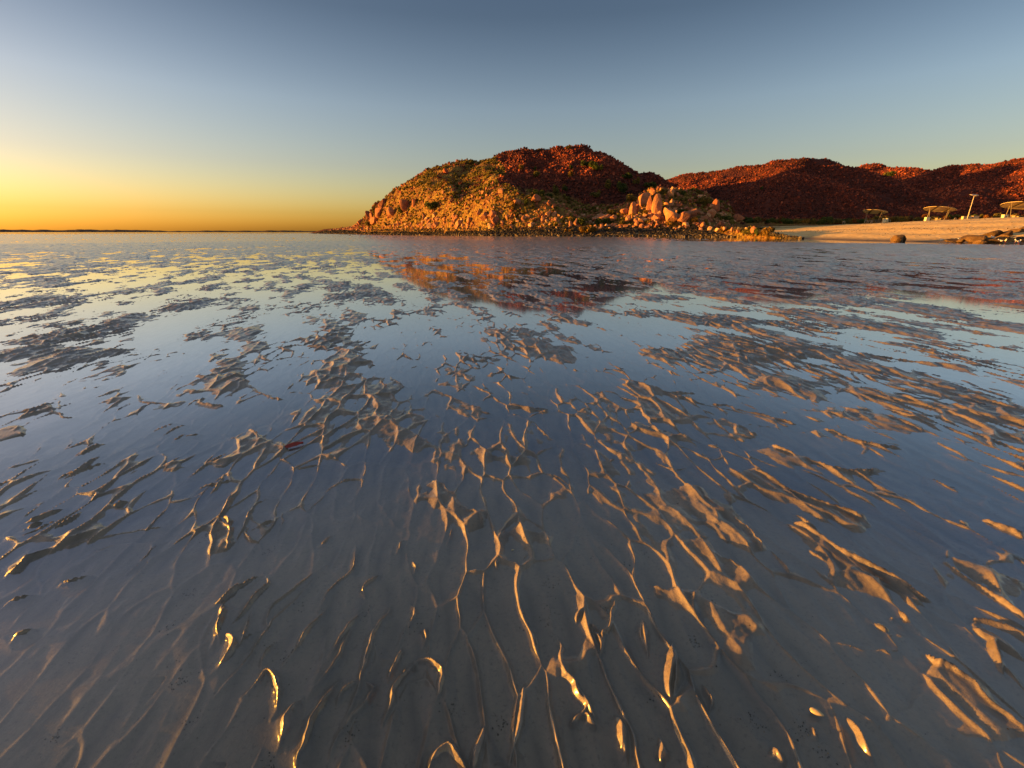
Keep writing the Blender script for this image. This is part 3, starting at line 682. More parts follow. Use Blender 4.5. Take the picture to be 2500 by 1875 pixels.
def beach_mat():
    m, nd, lk = mat_new('beach_sand')
    o = nd.new('ShaderNodeOutputMaterial'); b = nd.new('ShaderNodeBsdfPrincipled')
    geo = nd.new('ShaderNodeNewGeometry')
    t = nd.new('ShaderNodeTexNoise'); t.inputs['Scale'].default_value = 0.5; t.inputs['Detail'].default_value = 9; t.inputs['Roughness'].default_value = 0.65
    lk.new(geo.outputs['Position'], t.inputs['Vector'])
    r = ramp(nd, [(0.3, (0.56, 0.36, 0.14)), (0.55, (0.70, 0.49, 0.22)), (0.75, (0.76, 0.56, 0.28))]); lk.new(t.outputs['Fac'], r.inputs[0])
    sx_ = nd.new('ShaderNodeSeparateXYZ'); lk.new(geo.outputs['Position'], sx_.inputs[0])
    mr = nd.new('ShaderNodeMapRange'); mr.inputs['From Min'].default_value = 0.02; mr.inputs['From Max'].default_value = 0.3
    lk.new(sx_.outputs['Z'], mr.inputs['Value'])
    mx = nd.new('ShaderNodeMix'); mx.data_type = 'RGBA'; mx.inputs[6].default_value = (0.16, 0.11, 0.08, 1)
    lk.new(mr.outputs[0], mx.inputs[0]); lk.new(r.outputs[0], mx.inputs[7]); lk.new(mx.outputs[2], b.inputs['Base Color'])
    v = nd.new('ShaderNodeTexVoronoi'); v.inputs['Scale'].default_value = 2.2; lk.new(geo.outputs['Position'], v.inputs['Vector'])
    bp = nd.new('ShaderNodeBump'); bp.inputs['Strength'].default_value = 0.35; bp.inputs['Distance'].default_value = 0.12
    lk.new(v.outputs['Distance'], bp.inputs['Height']); lk.new(bp.outputs[0], b.inputs['Normal'])
    b.inputs['Roughness'].default_value = 0.9; b.inputs['Specular IOR Level'].default_value = 0.15
    lk.new(b.outputs[0], o.inputs[0]); return m
beach = mesh_np('beach', np.stack([BX, BY, BZ], -1).reshape(-1, 3), BQ[kb], beach_mat(), smooth=True)
struct(beach, 'pale golden sand beach sloping up from the water to the shelters', 'beach')

def land_z(x, y):
    x, y = np.atleast_1d(np.asarray(x, float)), np.atleast_1d(np.asarray(y, float))
    z = np.maximum(head_h(x, y), 0 * x)
    z = np.maximum(z, np.where(x > 36, beach_h(x, y), -1))
    z = np.where((x > 58) & (y > 128), np.maximum(z, red_h(x, y)), z)
    return z

def far_land():
    n = 260
    # low dark coast along the horizon at the left, 8 km off
    az = np.linspace(R(-75), R(-19), n); D = 8000.0
    prof = 24 + 14 * fbm(az * 22, az * 0 + 3, 101, 4) + 10 * vnoise(az * 160, az * 0, 7)
    prof *= sstep(R(-18.5), R(-26), az) * 0.75 + 0.25
    prof = np.maximum(prof, 10)
    rows = []
    for k, (dr, hh) in enumerate([(0, -5), (250, 0.7), (600, 1.0), (1200, 0.8), (2000, -5)]):
        z = prof * hh if hh > 0 else np.full(n, hh)
        rows.append(np.stack([(D + dr) * np.sin(az), (D + dr) * np.cos(az), z], -1))
    V = np.concatenate(rows); i = (np.arange(4)[:, None] * n + np.arange(n - 1)[None, :])
    return V, np.stack([i, i + 1, i + 1 + n, i + n], -1).reshape(-1, 4)
fv, fq = far_land()
M_far = plain('distant_scrub', (0.10, 0.055, 0.04), 0.95, 0.05, scale=0.004)
struct(mesh_np('distant_coast', fv, fq, M_far, smooth=True), 'low dark coast far off along the horizon at the left', 'coast')

# ------------------------------------------------------------------ scree, rubble and shore stones
def scatter_pts(X0, X1, Y0, Y1, n, rg):
    return rg.uniform(X0, X1, n), rg.uniform(Y0, Y1, n)
rg = np.random.default_rng(11)
# candidates on the headland
x, y = scatter_pts(-150, 75, 84, 330, 150000, rg)
z = head_h(x, y)
px, py = proj(x, y, z)
ok = (z > 0.02) & (px > 735) & (px < 2050)
x, y, z, px, py = x[ok], y[ok], z[ok], px[ok], py[ok]
inS = in_poly(px + 6 * fbm(x * .2, y * .2, 5), py + 6 * fbm(x * .2, y * .2, 6), SCREE_POLY) & (y > 138)
cl = fbm(x * 0.12, y * 0.12, 111, 4)
red_extra = (cl > 0.10) & (z > 6)
u = rg.random(len(x))
# red scree
m = ((inS & (u < 0.85)) | (red_extra & ~inS & (u < 0.42))) & (y < 230)
pr = np.stack([x[m], y[m], z[m]], -1); n = len(pr)
size_r = 0.4 + 0.75 * rg.random(n) ** 2.5
rx, ry = scatter_pts(60, 330, 132, 330, 125000, rg)
rz = red_h(rx, ry); rpx, rpy = proj(rx, ry, rz)
ok = (rz > 3.5) & (rpx < 2640) & (rpx > 1560) & (fbm(rx * .1, ry * .1, 131, 3) > -0.42)
pr2 = np.stack([rx[ok], ry[ok], rz[ok]], -1)
pr2 = pr2[:95000]
size2 = 0.35 + 0.65 * rg.random(len(pr2)) ** 2.5
pall = np.concatenate([pr, pr2]); sall = np.concatenate([size_r, size2])
tone = np.clip(0.45 + 0.22 * rg.standard_normal(len(pall)) + 0.5 * fbm(pall[:, 0] * .05, pall[:, 1] * .05, 7), 0, 1)
tag(scatter_mesh('scree', pall, sall, LIB1, ICO1, M_red, tone, 5), 'countless dark red broken rocks covering the hills', 'scree', kind='stuff')
# pale rubble
yf = np.interp(x, FX, FY); inl = y - yf
apron = (inl > 3.5) & (inl < 26) & ~inS
m = ~inS & ((apron & (u < 0.42)) | (~apron & (inl > 0) & (u < 0.02 + 0.08 * (cl > 0.25))) | ((px > 1400) & (px < 1830) & (inl > 8) & (u < 0.5))) & (z > 1.65)
pp = np.stack([x[m], y[m], z[m]], -1); n = len(pp)
sp_ = 0.35 + 0.95 * rg.random(n) ** 3
tone = np.clip(0.55 + 0.22 * rg.standard_normal(n) - 0.15 * (pp[:, 2] > 6), 0, 1)
tag(scatter_mesh('rubble', pp, sp_, LIB1, ICO1, M_pale, tone, 6), 'loose pale orange rubble strewn round the foot of the headland', 'rubble', kind='stuff')
# tide-line stones
sxn = np.concatenate([rg.uniform(-140, 60, 60000), rg.uniform(20, 54, 26000)])
sy_ = np.interp(sxn, FX, FY) + rg.uniform(-2.5, 11.5, len(sxn)) * np.where(sxn < -25, 2.2, np.where(sxn > 25, 1.8, 1))
szn = head_h(sxn, sy_)
ok = (szn > -0.6) & (szn < 2.05)
ps = np.stack([sxn[ok], sy_[ok], np.maximum(szn[ok], -0.05)], -1)
ps = ps[rg.permutation(len(ps))[:40000]]; n = len(ps)
tone = np.clip(0.35 + 0.28 * rg.standard_normal(n) + 0.25 * (ps[:, 2] < 0.25), 0, 1)
tag(scatter_mesh('shore_stones', ps, 0.3 + 0.5 * rg.random(n) ** 2, LIB1, ICO1, M_tide, tone, 8), 'dark tide-stained stones banked along the waterline of the headland', 'stones', kind='stuff')

# spinifex tussocks: tufts of blades merged as ground cover
def tussocks(pos, size, seed):
    rg = np.random.default_rng(seed); n = len(pos); k = 9
    a = rg.uniform(0, 2 * math.pi, (n, k)); el = rg.uniform(0.25, 1.4, (n, k)); L = size[:, None] * rg.uniform(0.6, 1.0, (n, k))
    d = np.stack([np.cos(a) * np.cos(el), np.sin(a) * np.cos(el), np.sin(el)], -1) * L[..., None]
    w = np.stack([-np.sin(a), np.cos(a), 0 * a], -1) * (L * 0.28)[..., None]
    p = pos[:, None, :]
    V = np.stack([p + w * 0.6 - [0, 0, 0.1], p - w * 0.6 - [0, 0, 0.1], p + d * 0.7 - w, p + d, p + d * 0.7 + w], 2)
    Fc = np.arange(n * k * 5).reshape(n * k, 5)
    return V.reshape(-1, 3), Fc, np.repeat(np.clip(0.5 + 0.22 * rg.standard_normal(n), 0, 1), k * 5)
m = ~inS & (inl > 7) & (z > 2.2) & (y < 235) & (fbm(x * .25, y * .25, 141, 3) > -0.12) & (u > 0.45)
pt = np.stack([x[m], y[m], z[m]], -1)[:24000]
tv, tf, tt_ = tussocks(pt, 0.45 + 0.5 * rg.random(len(pt)), 9)
tag(mesh_np('spinifex_grass', tv, tf, M_spin, attrs={'tone': tt_}), 'golden tussocks of dry grass covering the left flank of the headland', 'grass', kind='stuff')

# ------------------------------------------------------------------ single boulders
def ground_hit(px_, py_, Y0=84, Y1=330):
    Ys = np.arange(Y0, Y1, 0.5); u_, yw, zw = ray(px_, py_); t = Ys / yw
    xx = u_ * t; zz = CAMH + zw * t
    lz = head_h(xx, Ys) if px_ < 1950 else land_z(xx, Ys)
    k = np.nonzero(lz > zz)[0]
    return float(Ys[k[0]]) if len(k) else None
M_ROCK = {'pale': M_pale, 'red': M_red, 'brown': M_brown, 'tide': M_tide}
def boulder(px, py, wpx, hpx, Y, label, matk='pale', name='boulder', group=None, shape='block', lean=0.0, tone=None, seed=0, dy=1.0):
    """rock whose outline is wpx x hpx photo pixels with its foot at (px, py)"""
    rgl = np.random.default_rng(1000 + seed)
    V = LIB3[rgl.integers(0, len(LIB3))].copy()
    yw = Y / (F * CP + (CY - py) * SP)
    w, h = wpx * yw, hpx * yw * 1.05
    X0, _, Z0 = [float(v) for v in P(px, py, Y)]
    V = V @ rotmats(1, rgl, 0.5)[0].T
    if shape == 'pillar':
        V = cut_rock(ICO3[0] * [1, 1, 1.0], rgl, 14, 0.55, 0.8)
        V[:, 0] *= (1 - 0.06 * (V[:, 2] + 1) / 2); V[:, 1] *= (1 - 0.15 * (V[:, 2] + 1) / 2)
        V = np.sign(V) * np.abs(V) ** 0.62
    elif shape == 'shard':
        V[:, :2] *= (1.15 - 0.85 * (V[:, 2:3] + 1) / 2)
    V -= V.mean(0); 
    ext = V.max(0) - V.min(0)
    V = V / ext * [w, w * dy, h * 1.25]
    V[:, 2] -= V[:, 2].min() + 0.25 * h
    V[:, 0] += lean * V[:, 2]
    V += 0.05 * w * np.stack([fbm(V[:, 0] / w * 3 + seed, V[:, 2] / w * 3, 3), fbm(V[:, 1] / w * 3, V[:, 2] / w * 3 + seed, 4), fbm(V[:, 0] / w * 3, V[:, 1] / w * 3, 5)], -1)
    tn = (0.55 + 0.15 * rgl.standard_normal()) if tone is None else tone
    o = mesh_np(name, V, ICO3[1], M_ROCK[matk], attrs={'tone': np.full(len(V), np.clip(tn, 0.1, 0.95))})
    o.location = (X0, Y, Z0)
    return tag(o, label, 'rock', group)
B = [ # px, py(foot), w, h, Y, label, kw
 (1568,500,28,27,131,'broad orange rock slab, left head of the group of standing rocks on the knoll', dict(shape='pillar', lean=0.25, tone=.6)),
 (1583,520,13,38,129,'narrow pointed orange pillar in front of the tallest standing rock', dict(shape='shard', tone=.55)),
 (1602,523,26,44,131,'tallest of the orange standing rocks on the knoll', dict(shape='pillar', tone=.6)),
 (1592,474,15,14,131.5,'rounded rock perched on top of the tallest standing rock', dict(tone=.5)),
 (1544,524,17,28,128,'squat orange pillar standing apart to the left of the tallest rock', dict(shape='pillar', tone=.6)),
 (1554,520,10,20,129.5,'dark split rock wedged behind the squat pillar', dict(shape='pillar', tone=.35)),
 (1637,480,20,22,133,'pale pointed shard on the ridge right of the standing rocks', dict(shape='shard', tone=.75)),
 (1614,468,8,9,133,'small pale block on the skyline beside the perched rock', dict(tone=.7)),
 (1639,503,12,16,129,'small upright pale shard below the ridge shard', dict(shape='shard', tone=.75)),
 (1627,507,14,12,129,'leaning slab beside the small upright shard', dict(tone=.65)),
 (1640,538,38,30,124,'largest boulder below the standing rocks, split and tilted to the left', dict(tone=.62, lean=-.2)),
 (1668,540,30,22,125,'brown slab leaning on the right side of the largest boulder', dict(tone=.4)),
 (1690,528,24,18,127,'broad dark orange slab behind the green bush of the knoll', dict(tone=.4)),
 (1470,542,44,18,124,'long low orange slab at the left foot of the knoll', dict(tone=.5)),
 (1497,540,18,14,123,'wedge of orange rock at the right end of the long low slab', dict(tone=.6)),
 (1406,552,15,18,120,'upright orange boulder between two green bushes near the shore', dict(tone=.6)),
 (1564,546,13,13,121,'egg shaped pale boulder below the squat pillar', dict(tone=.75)),
 (1534,543,14,16,121,'square orange block in the rubble left of the egg shaped boulder', dict(tone=.6)),
 (1712,488,22,12,133,'flat topped pale block on the right shoulder of the knoll', dict(tone=.7)),
 (1707,496,18,14,132,'pale block under the flat topped one on the right shoulder', dict(tone=.6)),
 (1746,512,20,24,131,'grey brown pinnacle standing alone at the right end of the knoll', dict(shape='shard', tone=.35)),
 (1736,530,22,18,128,'orange cube of rock below the lone pinnacle', dict(tone=.6)),
 (1737,508,12,10,130,'bright block perched left of the lone pinnacle', dict(tone=.75)),
 (1756,556,17,16,119,'reddish boulder on the shore flat right of the golden bushes', dict(tone=.35)),
 (1800,538,26,14,122,'low grey brown rock among the bushes at the edge of the red scree', dict(tone=.35)),
 (1525,520,22,10,129,'flat rock at the left edge of the standing group', dict(tone=.5)),
 (1660,505,16,9,129,'tilted red slab right of the small upright shard', dict(tone=.35)),
 (1676,514,22,9,128,'long tilted red slab below the other tilted slab', dict(tone=.35)),
 (1718,540,20,13,124,'block of pale rock by the golden bush right of the knoll', dict(tone=.55)),
 (1600,538,22,16,124,'heap of broken orange rock under the tallest standing rock', dict(tone=.6)),
 (899,533,13,17,236,'lone rock tower standing on the left shoulder of the headland', dict(shape='pillar', tone=.3)),
 (907,532,9,13,236,'smaller tooth of rock right beside the lone rock tower', dict(tone=.4)),
 (935,508,22,22,222,'dark red crag jutting out of the left skyline', dict(tone=.2)),
 (928,528,26,20,216,'weathered orange crag below the jutting one', dict(tone=.45)),
 (955,530,22,26,205,'tall pale outcrop above the left shore', dict(tone=.5)),
 (915,545,24,14,214,'low pale outcrop at the foot of the left crags', dict(tone=.5)),
 (880,548,20,12,226,'rounded outcrop leading down to the spit', dict(tone=.35)),
 (990,512,26,22,192,'reddish cliff block half way up the left flank', dict(shape='pillar', tone=.3)),
 (1012,503,12,16,190,'narrow cliff block right of the reddish one', dict(shape='pillar', tone=.35)),
 (1088,424,14,12,195,'red block high on the left flank near the skyline', dict(matk='red', tone=.85)),
 (1183,536,20,18,134,'largest pinkish boulder in the cluster at the foot of the left flank', dict(tone=.42)),
 (1203,530,20,16,136,'pinkish boulder at the upper right of the cluster', dict(tone=.4)),
 (1210,545,22,15,131,'tilted red boulder at the lower right of the cluster', dict(tone=.3)),
 (1170,524,12,14,138,'narrow pale boulder at the top of the cluster', dict(tone=.6)),
 (1120,552,18,14,133,'pale pointed boulder on the stony shore left of the cluster', dict(tone=.7)),
 (1031,547,8,9,155,'small white pointed stone on the left shore slope', dict(tone=.9)),
 (1225,470,16,10,143,'pale rock face at the top of the front spur', dict(tone=.6)),
 (1262,500,20,14,138,'orange rock face on the sunny side of the front spur', dict(tone=.5)),
 (1308,492,26,16,136,'orange outcrop on the shaded back of the front spur', dict(tone=.4)),
 (1340,500,12,10,134,'small pink block on the tail of the front spur', dict(tone=.35)),
 (1352,505,12,8,132,'lowest pink block on the tail of the front spur', dict(tone=.35)),
 (1449,505,14,9,138,'small red heap at the left tip of the knoll', dict(tone=.25)),
]
for i, (a, b, w, h, Y, lab, kw) in enumerate(B):
    Yh = ground_hit(a, b)
    if Yh and abs(Yh - Y) < 28: Y = Yh
    boulder(a, b, w, h, Y, lab, seed=i, **kw)
# rubble big enough to single out: the 235 largest loose boulders round the headland
zones = [((1010, 1330), (528, 560), 60, 'loose orange boulder in the belt of rubble under the left flank', 'boulders in the rubble under the left flank'),
         ((1330, 1560), (524, 562), 65, 'loose golden boulder in the belt of rubble between front spur and knoll', 'boulders in the rubble between spur and knoll'),
         ((1560, 1880), (520, 566), 75, 'loose golden boulder on the stony shore below the knoll', 'boulders on the stony shore below the knoll'),
         ((870, 1010), (545, 566), 25, 'loose reddish boulder on the stony spit at the left', 'boulders on the left spit')]
LM = [(1568,484,'the broad slab of the standing rocks'),(1602,505,'the tallest standing rock'),(1543,510,'the squat orange pillar'),(1640,527,'the largest tilted boulder'),(1470,534,'the long low slab'),
 (1406,544,'the upright boulder between bushes'),(1746,500,'the lone pinnacle'),(1756,549,'the reddish shore boulder'),(899,525,'the lone rock tower'),(955,518,'the tall pale outcrop'),(1190,532,'the pinkish boulder cluster'),
 (1433,562,'the wide golden shore bush'),(1475,543,'the broad green bush'),(1385,536,'the yellow green bush'),(1763,563,'the leftmost golden shore bush'),(1826,563,'the big middle shore bush'),(1878,565,'the rightmost shore bush'),
 (1711,541,'the pair of tall golden bushes'),(1585,544,'the golden bush below the pillars'),(1640,547,'the wide low golden bush'),(1058,504,'the dark thicket on the left flank'),(1262,525,'the olive bush under the spur'),
 (1300,539,'the golden bush below the spur'),(1195,547,'the dark bush under the cluster'),(1138,540,'the dark bush left of the cluster'),(1031,543,'the small white pointed stone'),(1080,532,'the low golden bush on the flank'),
 (947,549,'the small green bush of the left shore'),(880,543,'the rounded outcrop by the spit'),(1120,546,'the pale pointed shore boulder'),(1340,560,'the gap in the dark shore stones'),(1534,537,'the square orange block')][:-2] + [(1534,537,'the square orange block')]
LB = [(2130,540,'the far shelter'),(2286,538,'the middle shelter'),(2490,534,'the nearest shelter'),(2360,535,'the light pole'),(2262,538,'the single cream box'),(2450,533,'the holed box'),(2171,541,'the narrow boxes'),
 (2085,540,'the upright orange bush'),(2015,540,'the rounded green bush'),(1966,540,'the bright golden bush'),(1878,565,'the rightmost shore bush'),(1826,563,'the big middle shore bush'),(2331,536,'the pinkish hoop'),(2060,543,'the lone hoop')]
def where(a, b, LMs):
    d = sorted(((a - x) ** 2 + (2.0 * (b - y)) ** 2, x, y, n) for x, y, n in LMs)[0]
    dx, dy = a - d[1], (b - d[2]) * 1.6
    if abs(dx) >= abs(dy): s_ = 'left of' if dx < 0 else 'right of'
    else: s_ = 'above' if dy < 0 else 'below'
    dist = math.sqrt(d[0]); q = 'close ' if dist < 22 else ('some way ' if dist < 50 else 'far ')
    return q + s_ + ' ' + d[3]
def near_label(a, b, s_, t_, lab):
    size = 'small' if s_ < 8.5 else ('mid-sized' if s_ < 11 else 'large')
    tone = 'dark orange' if t_ < .45 else ('orange' if t_ < .7 else 'pale')
    return '%s %s boulder %s' % (size, tone, where(a, b, LM))
sd = 200
rpos = random.Random(3)
for (xa, xb), (ya, yb), cnt, lab, grp in zones:
    for _ in range(cnt):
        for _try in range(6):
            a, b = rpos.uniform(xa, xb), rpos.uniform(ya, yb)
            Y = ground_hit(a, b)
            if Y and Y < 260: break
        if not Y: continue
        s = rpos.uniform(7, 11) + (rpos.random() ** 3) * 6
        if xa < 900: s *= 0.7
        tn_ = min(.95, max(.2, rpos.gauss(.62, .2)))
        boulder(a, b + 1, s, s * rpos.uniform(0.6, 0.95), Y, near_label(a, b, s, tn_, lab), seed=sd, group=grp, tone=tn_)
        sd += 1

# ------------------------------------------------------------------ bushes
def bush(px, py, wpx, hpx, Y, mat, label, group=None, name='bush', dens=1.0):
    yw = Y / (F * CP + (CY - py) * SP)
    w, h = wpx * yw, hpx * yw * 1.3
    X0, _, Z0 = [float(v) for v in P(px, py, Y)]
    rgl = np.random.default_rng(int(px * 7 + py))
    lobes = max(3, int(w / 0.7))
    n = int(np.clip(260 * w * h * dens / 2 + 160, 200, 1100))
    lx = rgl.uniform(-0.36, 0.36, lobes) * w; ly = rgl.uniform(-0.3, 0.3, lobes) * w; lz = rgl.uniform(0.3, 0.62, lobes) * h
    lr = rgl.uniform(0.16, 0.30, lobes)
    k = rgl.integers(0, lobes, n)
    d = rgl.standard_normal((n, 3)); d /= np.linalg.norm(d, axis=1)[:, None]
    rr = rgl.uniform(0.55, 1.12, n)
    c = np.stack([lx[k] + d[:, 0] * rr * lr[k] * w, ly[k] + d[:, 1] * rr * lr[k] * w, np.maximum(0.03 * h, lz[k] + d[:, 2] * rr * lr[k] * 1.25 * h)], -1)
    s = rgl.uniform(0.10, 0.19, n) * (0.8 + 0.25 * min(w, 4))
    a = rgl.standard_normal((n, 3)); a /= np.linalg.norm(a, axis=1)[:, None]
    b = np.cross(a, rgl.standard_normal((n, 3))); b /= np.linalg.norm(b, axis=1)[:, None]
    V = np.stack([c - a * s[:, None], c - b * s[:, None] * .5, c + a * s[:, None], c + b * s[:, None] * .5], 1).reshape(-1, 3)
    e = empty(name, (X0, Y, Z0 - 0.1))
    tag(e, label, 'bush', group)
    tn = np.clip(0.45 + 0.2 * rgl.standard_normal(n) + 0.25 * vnoise(lx[k] * 3, lz[k] * 3, 5), 0, 1)
    mesh_np('foliage', V, np.arange(n * 4).reshape(n, 4), mat, attrs={'tone': np.repeat(tn, 4)}, parent=e)
    # woody stems
    sv, sf = [], []
    for j in range(4):
        a0 = rgl.uniform(0, 6.28); tip = np.array([lx[j % lobes] * .8, ly[j % lobes] * .8, lz[j % lobes]]); r0 = 0.025 + 0.01 * w
        for q in range(4):
            an = q * math.pi / 2
            sv.append([math.cos(an) * r0 + 0.1 * math.cos(a0), math.sin(an) * r0 + 0.1 * math.sin(a0), -0.1]); sv.append([tip[0] + math.cos(an) * r0 * .3, tip[1] + math.sin(an) * r0 * .3, tip[2]])
        b0 = j * 8
        for q in range(4): sf.append((b0 + 2 * q, b0 + (2 * q + 2) % 8, b0 + (2 * q + 3) % 8, b0 + 2 * q + 1))
    mesh_np('stem', np.array(sv), np.array(sf), M_wood, parent=e)
    return e
BU = [
 (1433,570,44,16,114,M_gold,'wide golden bush low on the shore, directly below the long orange slab'),
 (1386,568,16,9,115,M_gold,'small golden bush to the left of the wide golden shore bush'),
 (1486,566,18,9,116,M_gold,'small golden bush to the right of the wide golden shore bush'),
 (1412,548,34,14,121,M_green,'dark green bush behind the upright orange boulder'),
 (1385,542,30,16,123,M_olive,'yellow green bush above the left end of the shore rubble'),
 (1475,549,40,15,120,M_green,'broad green bush in front of the long low slab'),
 (1525,546,26,10,121,M_olive,'low green bush right of the broad green one'),
 (1425,538,18,9,124,M_olive,'small olive bush left of the long low slab'),
 (1500,523,34,12,129,M_olive,'olive bush spreading above the long low slab'),
 (1578,528,24,14,127,M_gold,'golden bush at the foot of the narrow pointed pillar'),
 (1664,528,22,16,125,M_green,'round dark green bush beside the largest boulder'),
 (1716,504,28,24,129.5,M_olive,'large round bush on the right shoulder of the knoll'),
 (1618,478,20,16,134,M_olive,'olive bush on the skyline between perched rock and ridge shard'),
 (1662,477,24,12,135,M_green,'dark bush on the ridge right of the pointed shard'),
 (1700,548,24,17,121,M_gold,'tall golden bush right of the knoll, left of a pair'),
 (1722,550,24,15,120,M_gold,'tall golden bush right of the knoll, right of a pair'),
 (1640,551,30,11,119.5,M_gold,'wide low golden bush under the largest boulder'),
 (1585,548,18,10,120,M_gold,'golden bush between the egg shaped boulder and the low bush'),
 (1763,571,32,16,112,M_gold,'golden shore bush, leftmost of the three near the beach'),
 (1826,573,44,19,110,M_olive,'big golden green shore bush, middle one of the three near the beach'),
 (1878,573,38,19,106,M_gold,'round golden shore bush, rightmost of the three near the beach'),
 (1850,572,18,13,109,M_green,'dark green bush filling the gap between the shore bushes'),
 (1788,524,18,14,130,M_rust,'rusty bush at the edge of the red scree'),
 (1770,537,24,12,126,M_green,'low dark bush under the lone pinnacle'),
 (1757,500,12,11,134,M_green,'small green bush against the dark scree right of the pinnacle'),
 (1790,535,18,12,128,M_green,'green bush below the rusty one at the scree edge'),
 (1272,418,11,19,188,M_gold,'upright golden bush high on the dark scree face'),
 (1310,417,13,12,188,M_green,'dark green bush right of the upright golden one'),
 (1306,432,26,12,184,M_spin,'pale grey shrub below the upright golden bush'),
 (1390,432,18,16,183,M_gold,'golden green bush in the middle of the scree face'),
 (1393,414,10,12,188,M_green,'small green bush just above the golden one on the scree face'),
 (1428,408,22,16,188,M_green,'left clump of the large green thicket near the summit'),
 (1446,412,26,17,187,M_green,'middle clump of the large green thicket near the summit'),
 (1461,417,18,16,186,M_green,'right clump of the large green thicket near the summit'),
 (1376,456,8,8,178,M_gold,'tiny yellow bush low in the scree face'),
 (1379,468,16,13,174,M_green,'dark green bush under the tiny yellow one'),
 (1462,473,10,9,172,M_gold,'bright yellow bush low on the right of the scree face'),
 (1452,481,26,12,170,M_olive,'olive bush under the bright yellow one'),
 (1484,462,22,20,176,M_olive,'grey green bush right of the scree centre'),
 (1518,472,26,24,172,M_green,'tall green thicket on the right side of the scree'),
 (1530,436,26,12,181,M_green,'green bush just below the right skyline'),
 (1585,458,30,12,178,M_green,'green thicket in the saddle at the end of the main hill'),
 (1540,490,26,14,160,M_spin,'pale bush in the gully left of the standing rocks'),
 (1552,452,14,16,180,M_spin,'pale streak of shrub under the right skyline hump'),
 (1315,478,24,14,150,M_green,'dark bush behind the top of the front spur'),
 (1341,483,22,11,148,M_green,'flat dark bush in the gully right of the front spur'),
 (1356,478,16,22,152,M_spin,'silvery dead shrub between gully bush and scree'),
 (1288,500,16,12,138,M_green,'dull green bush on the back of the front spur'),
 (1257,513,16,22,136,M_gold,'golden bush under the steep orange face of the spur'),
 (1262,530,22,12,133,M_olive,'olive bush at the foot of the front spur'),
 (1300,543,22,10,129,M_gold,'golden bush on the rubble belt below the front spur'),
 (1058,512,38,18,176,M_green,'dark green thicket in the hollow of the left flank'),
 (978,522,15,15,192,M_green,'round green bush beside the tall pale outcrop'),
 (918,526,17,18,226,M_olive,'olive bush on the left skyline right of the rock tower'),
 (905,550,22,9,214,M_olive,'low green bush at the foot of the left outcrops'),
 (947,552,14,8,196,M_olive,'small green bush on the stony shore below the tall outcrop'),
 (1138,543,20,9,136,M_green,'dark bush at the left of the boulder cluster'),
 (1195,550,16,8,130,M_green,'small dark bush under the boulder cluster'),
 (1387,363,16,7,192,M_olive,'olive bush breaking the flat summit skyline'),
 (1320,367,18,6,193,M_gold,'low golden tuft on the flat summit skyline'),
 (1150,402,20,9,196,M_olive,'green bush just under the left summit'),
 (1000,462,20,8,204,M_olive,'olive bush high on the left slope'),
 (1080,535,20,8,145,M_gold,'golden bush low on the left flank'),
]
for a, b, w, h, Y, mt, lab in BU:
    bush(a, b + 1, w, h, ground_hit(a, b) or Y, mt, lab)
# belt of scrub between the beach top and the red hills
rb = random.Random(5)
SCR = [(1700,545),(1880,2500)]
def scrub(px, base, w, h, mt, lab, grp, Y):
    bush(px, base, w, h, Y, mt, lab, grp)
for k in range(26):
    p = 1826 + k * 11.5 + rb.uniform(-3, 3)
    mt = [M_green, M_green, M_olive, M_rust][k % 4]
    nm = {id(M_green): 'green', id(M_olive): 'olive', id(M_rust): 'rusty'}[id(mt)]
    scrub(p, np.interp(p, [1820, 2000, 2120], [541, 545, 543]) + 2, rb.uniform(16, 30), rb.uniform(8, 13), mt, 'low %s bush behind the beach, %s' % (nm, where(p, 541, LB)), 'bushes behind the left end of the beach', 126 + rb.uniform(-3, 4))
for k in range(34):
    p = 2128 + k * 12.5 + rb.uniform(-4, 4)
    mt = [M_rust, M_olive, M_rust, M_green][k % 4] if rb.random() < .8 else M_gold
    nm = {id(M_green): 'green', id(M_olive): 'olive', id(M_rust): 'rusty', id(M_gold): 'golden'}[id(mt)]
    scrub(p, np.interp(p, [2100, 2300, 2500], [543, 539, 534]) + 2, rb.uniform(18, 30), rb.uniform(9, 16), mt, 'low %s bush behind the beach, %s' % (nm, where(p, 537, LB)), 'bushes behind the shelters', 124 - (p - 2128) * 0.05 + rb.uniform(-2, 5))
bush(1966, 544, 20, 10, 124, M_gold, 'bright golden bush at the left end of the beach top')
bush(2015, 547, 34, 16, 122, M_green, 'rounded green bush on the left end of the beach top')
bush(2085, 544, 9, 11, 121, M_rust, 'small upright orange bush left of the far shelter')
for a, b, w, h in [(1850,480,26,16),(1856,470,14,10),(1690,478,12,8)]:
    pass
bush(1856, 474, 20, 16, ground_hit(1856, 474, 130) or 190, M_green, 'faint green bush half way up the shadowed red hill')
bush(2168, 434, 26, 12, 235, M_green, 'pale green patch of bush in the shadowed saddle of the red hills')
bush(2240, 465, 14, 9, 215, M_green, 'small green bush in the shadowed gully right of the saddle')
bush(2440, 418, 30, 14, 196, M_olive, 'olive bush on the sunlit shoulder of the right hill')

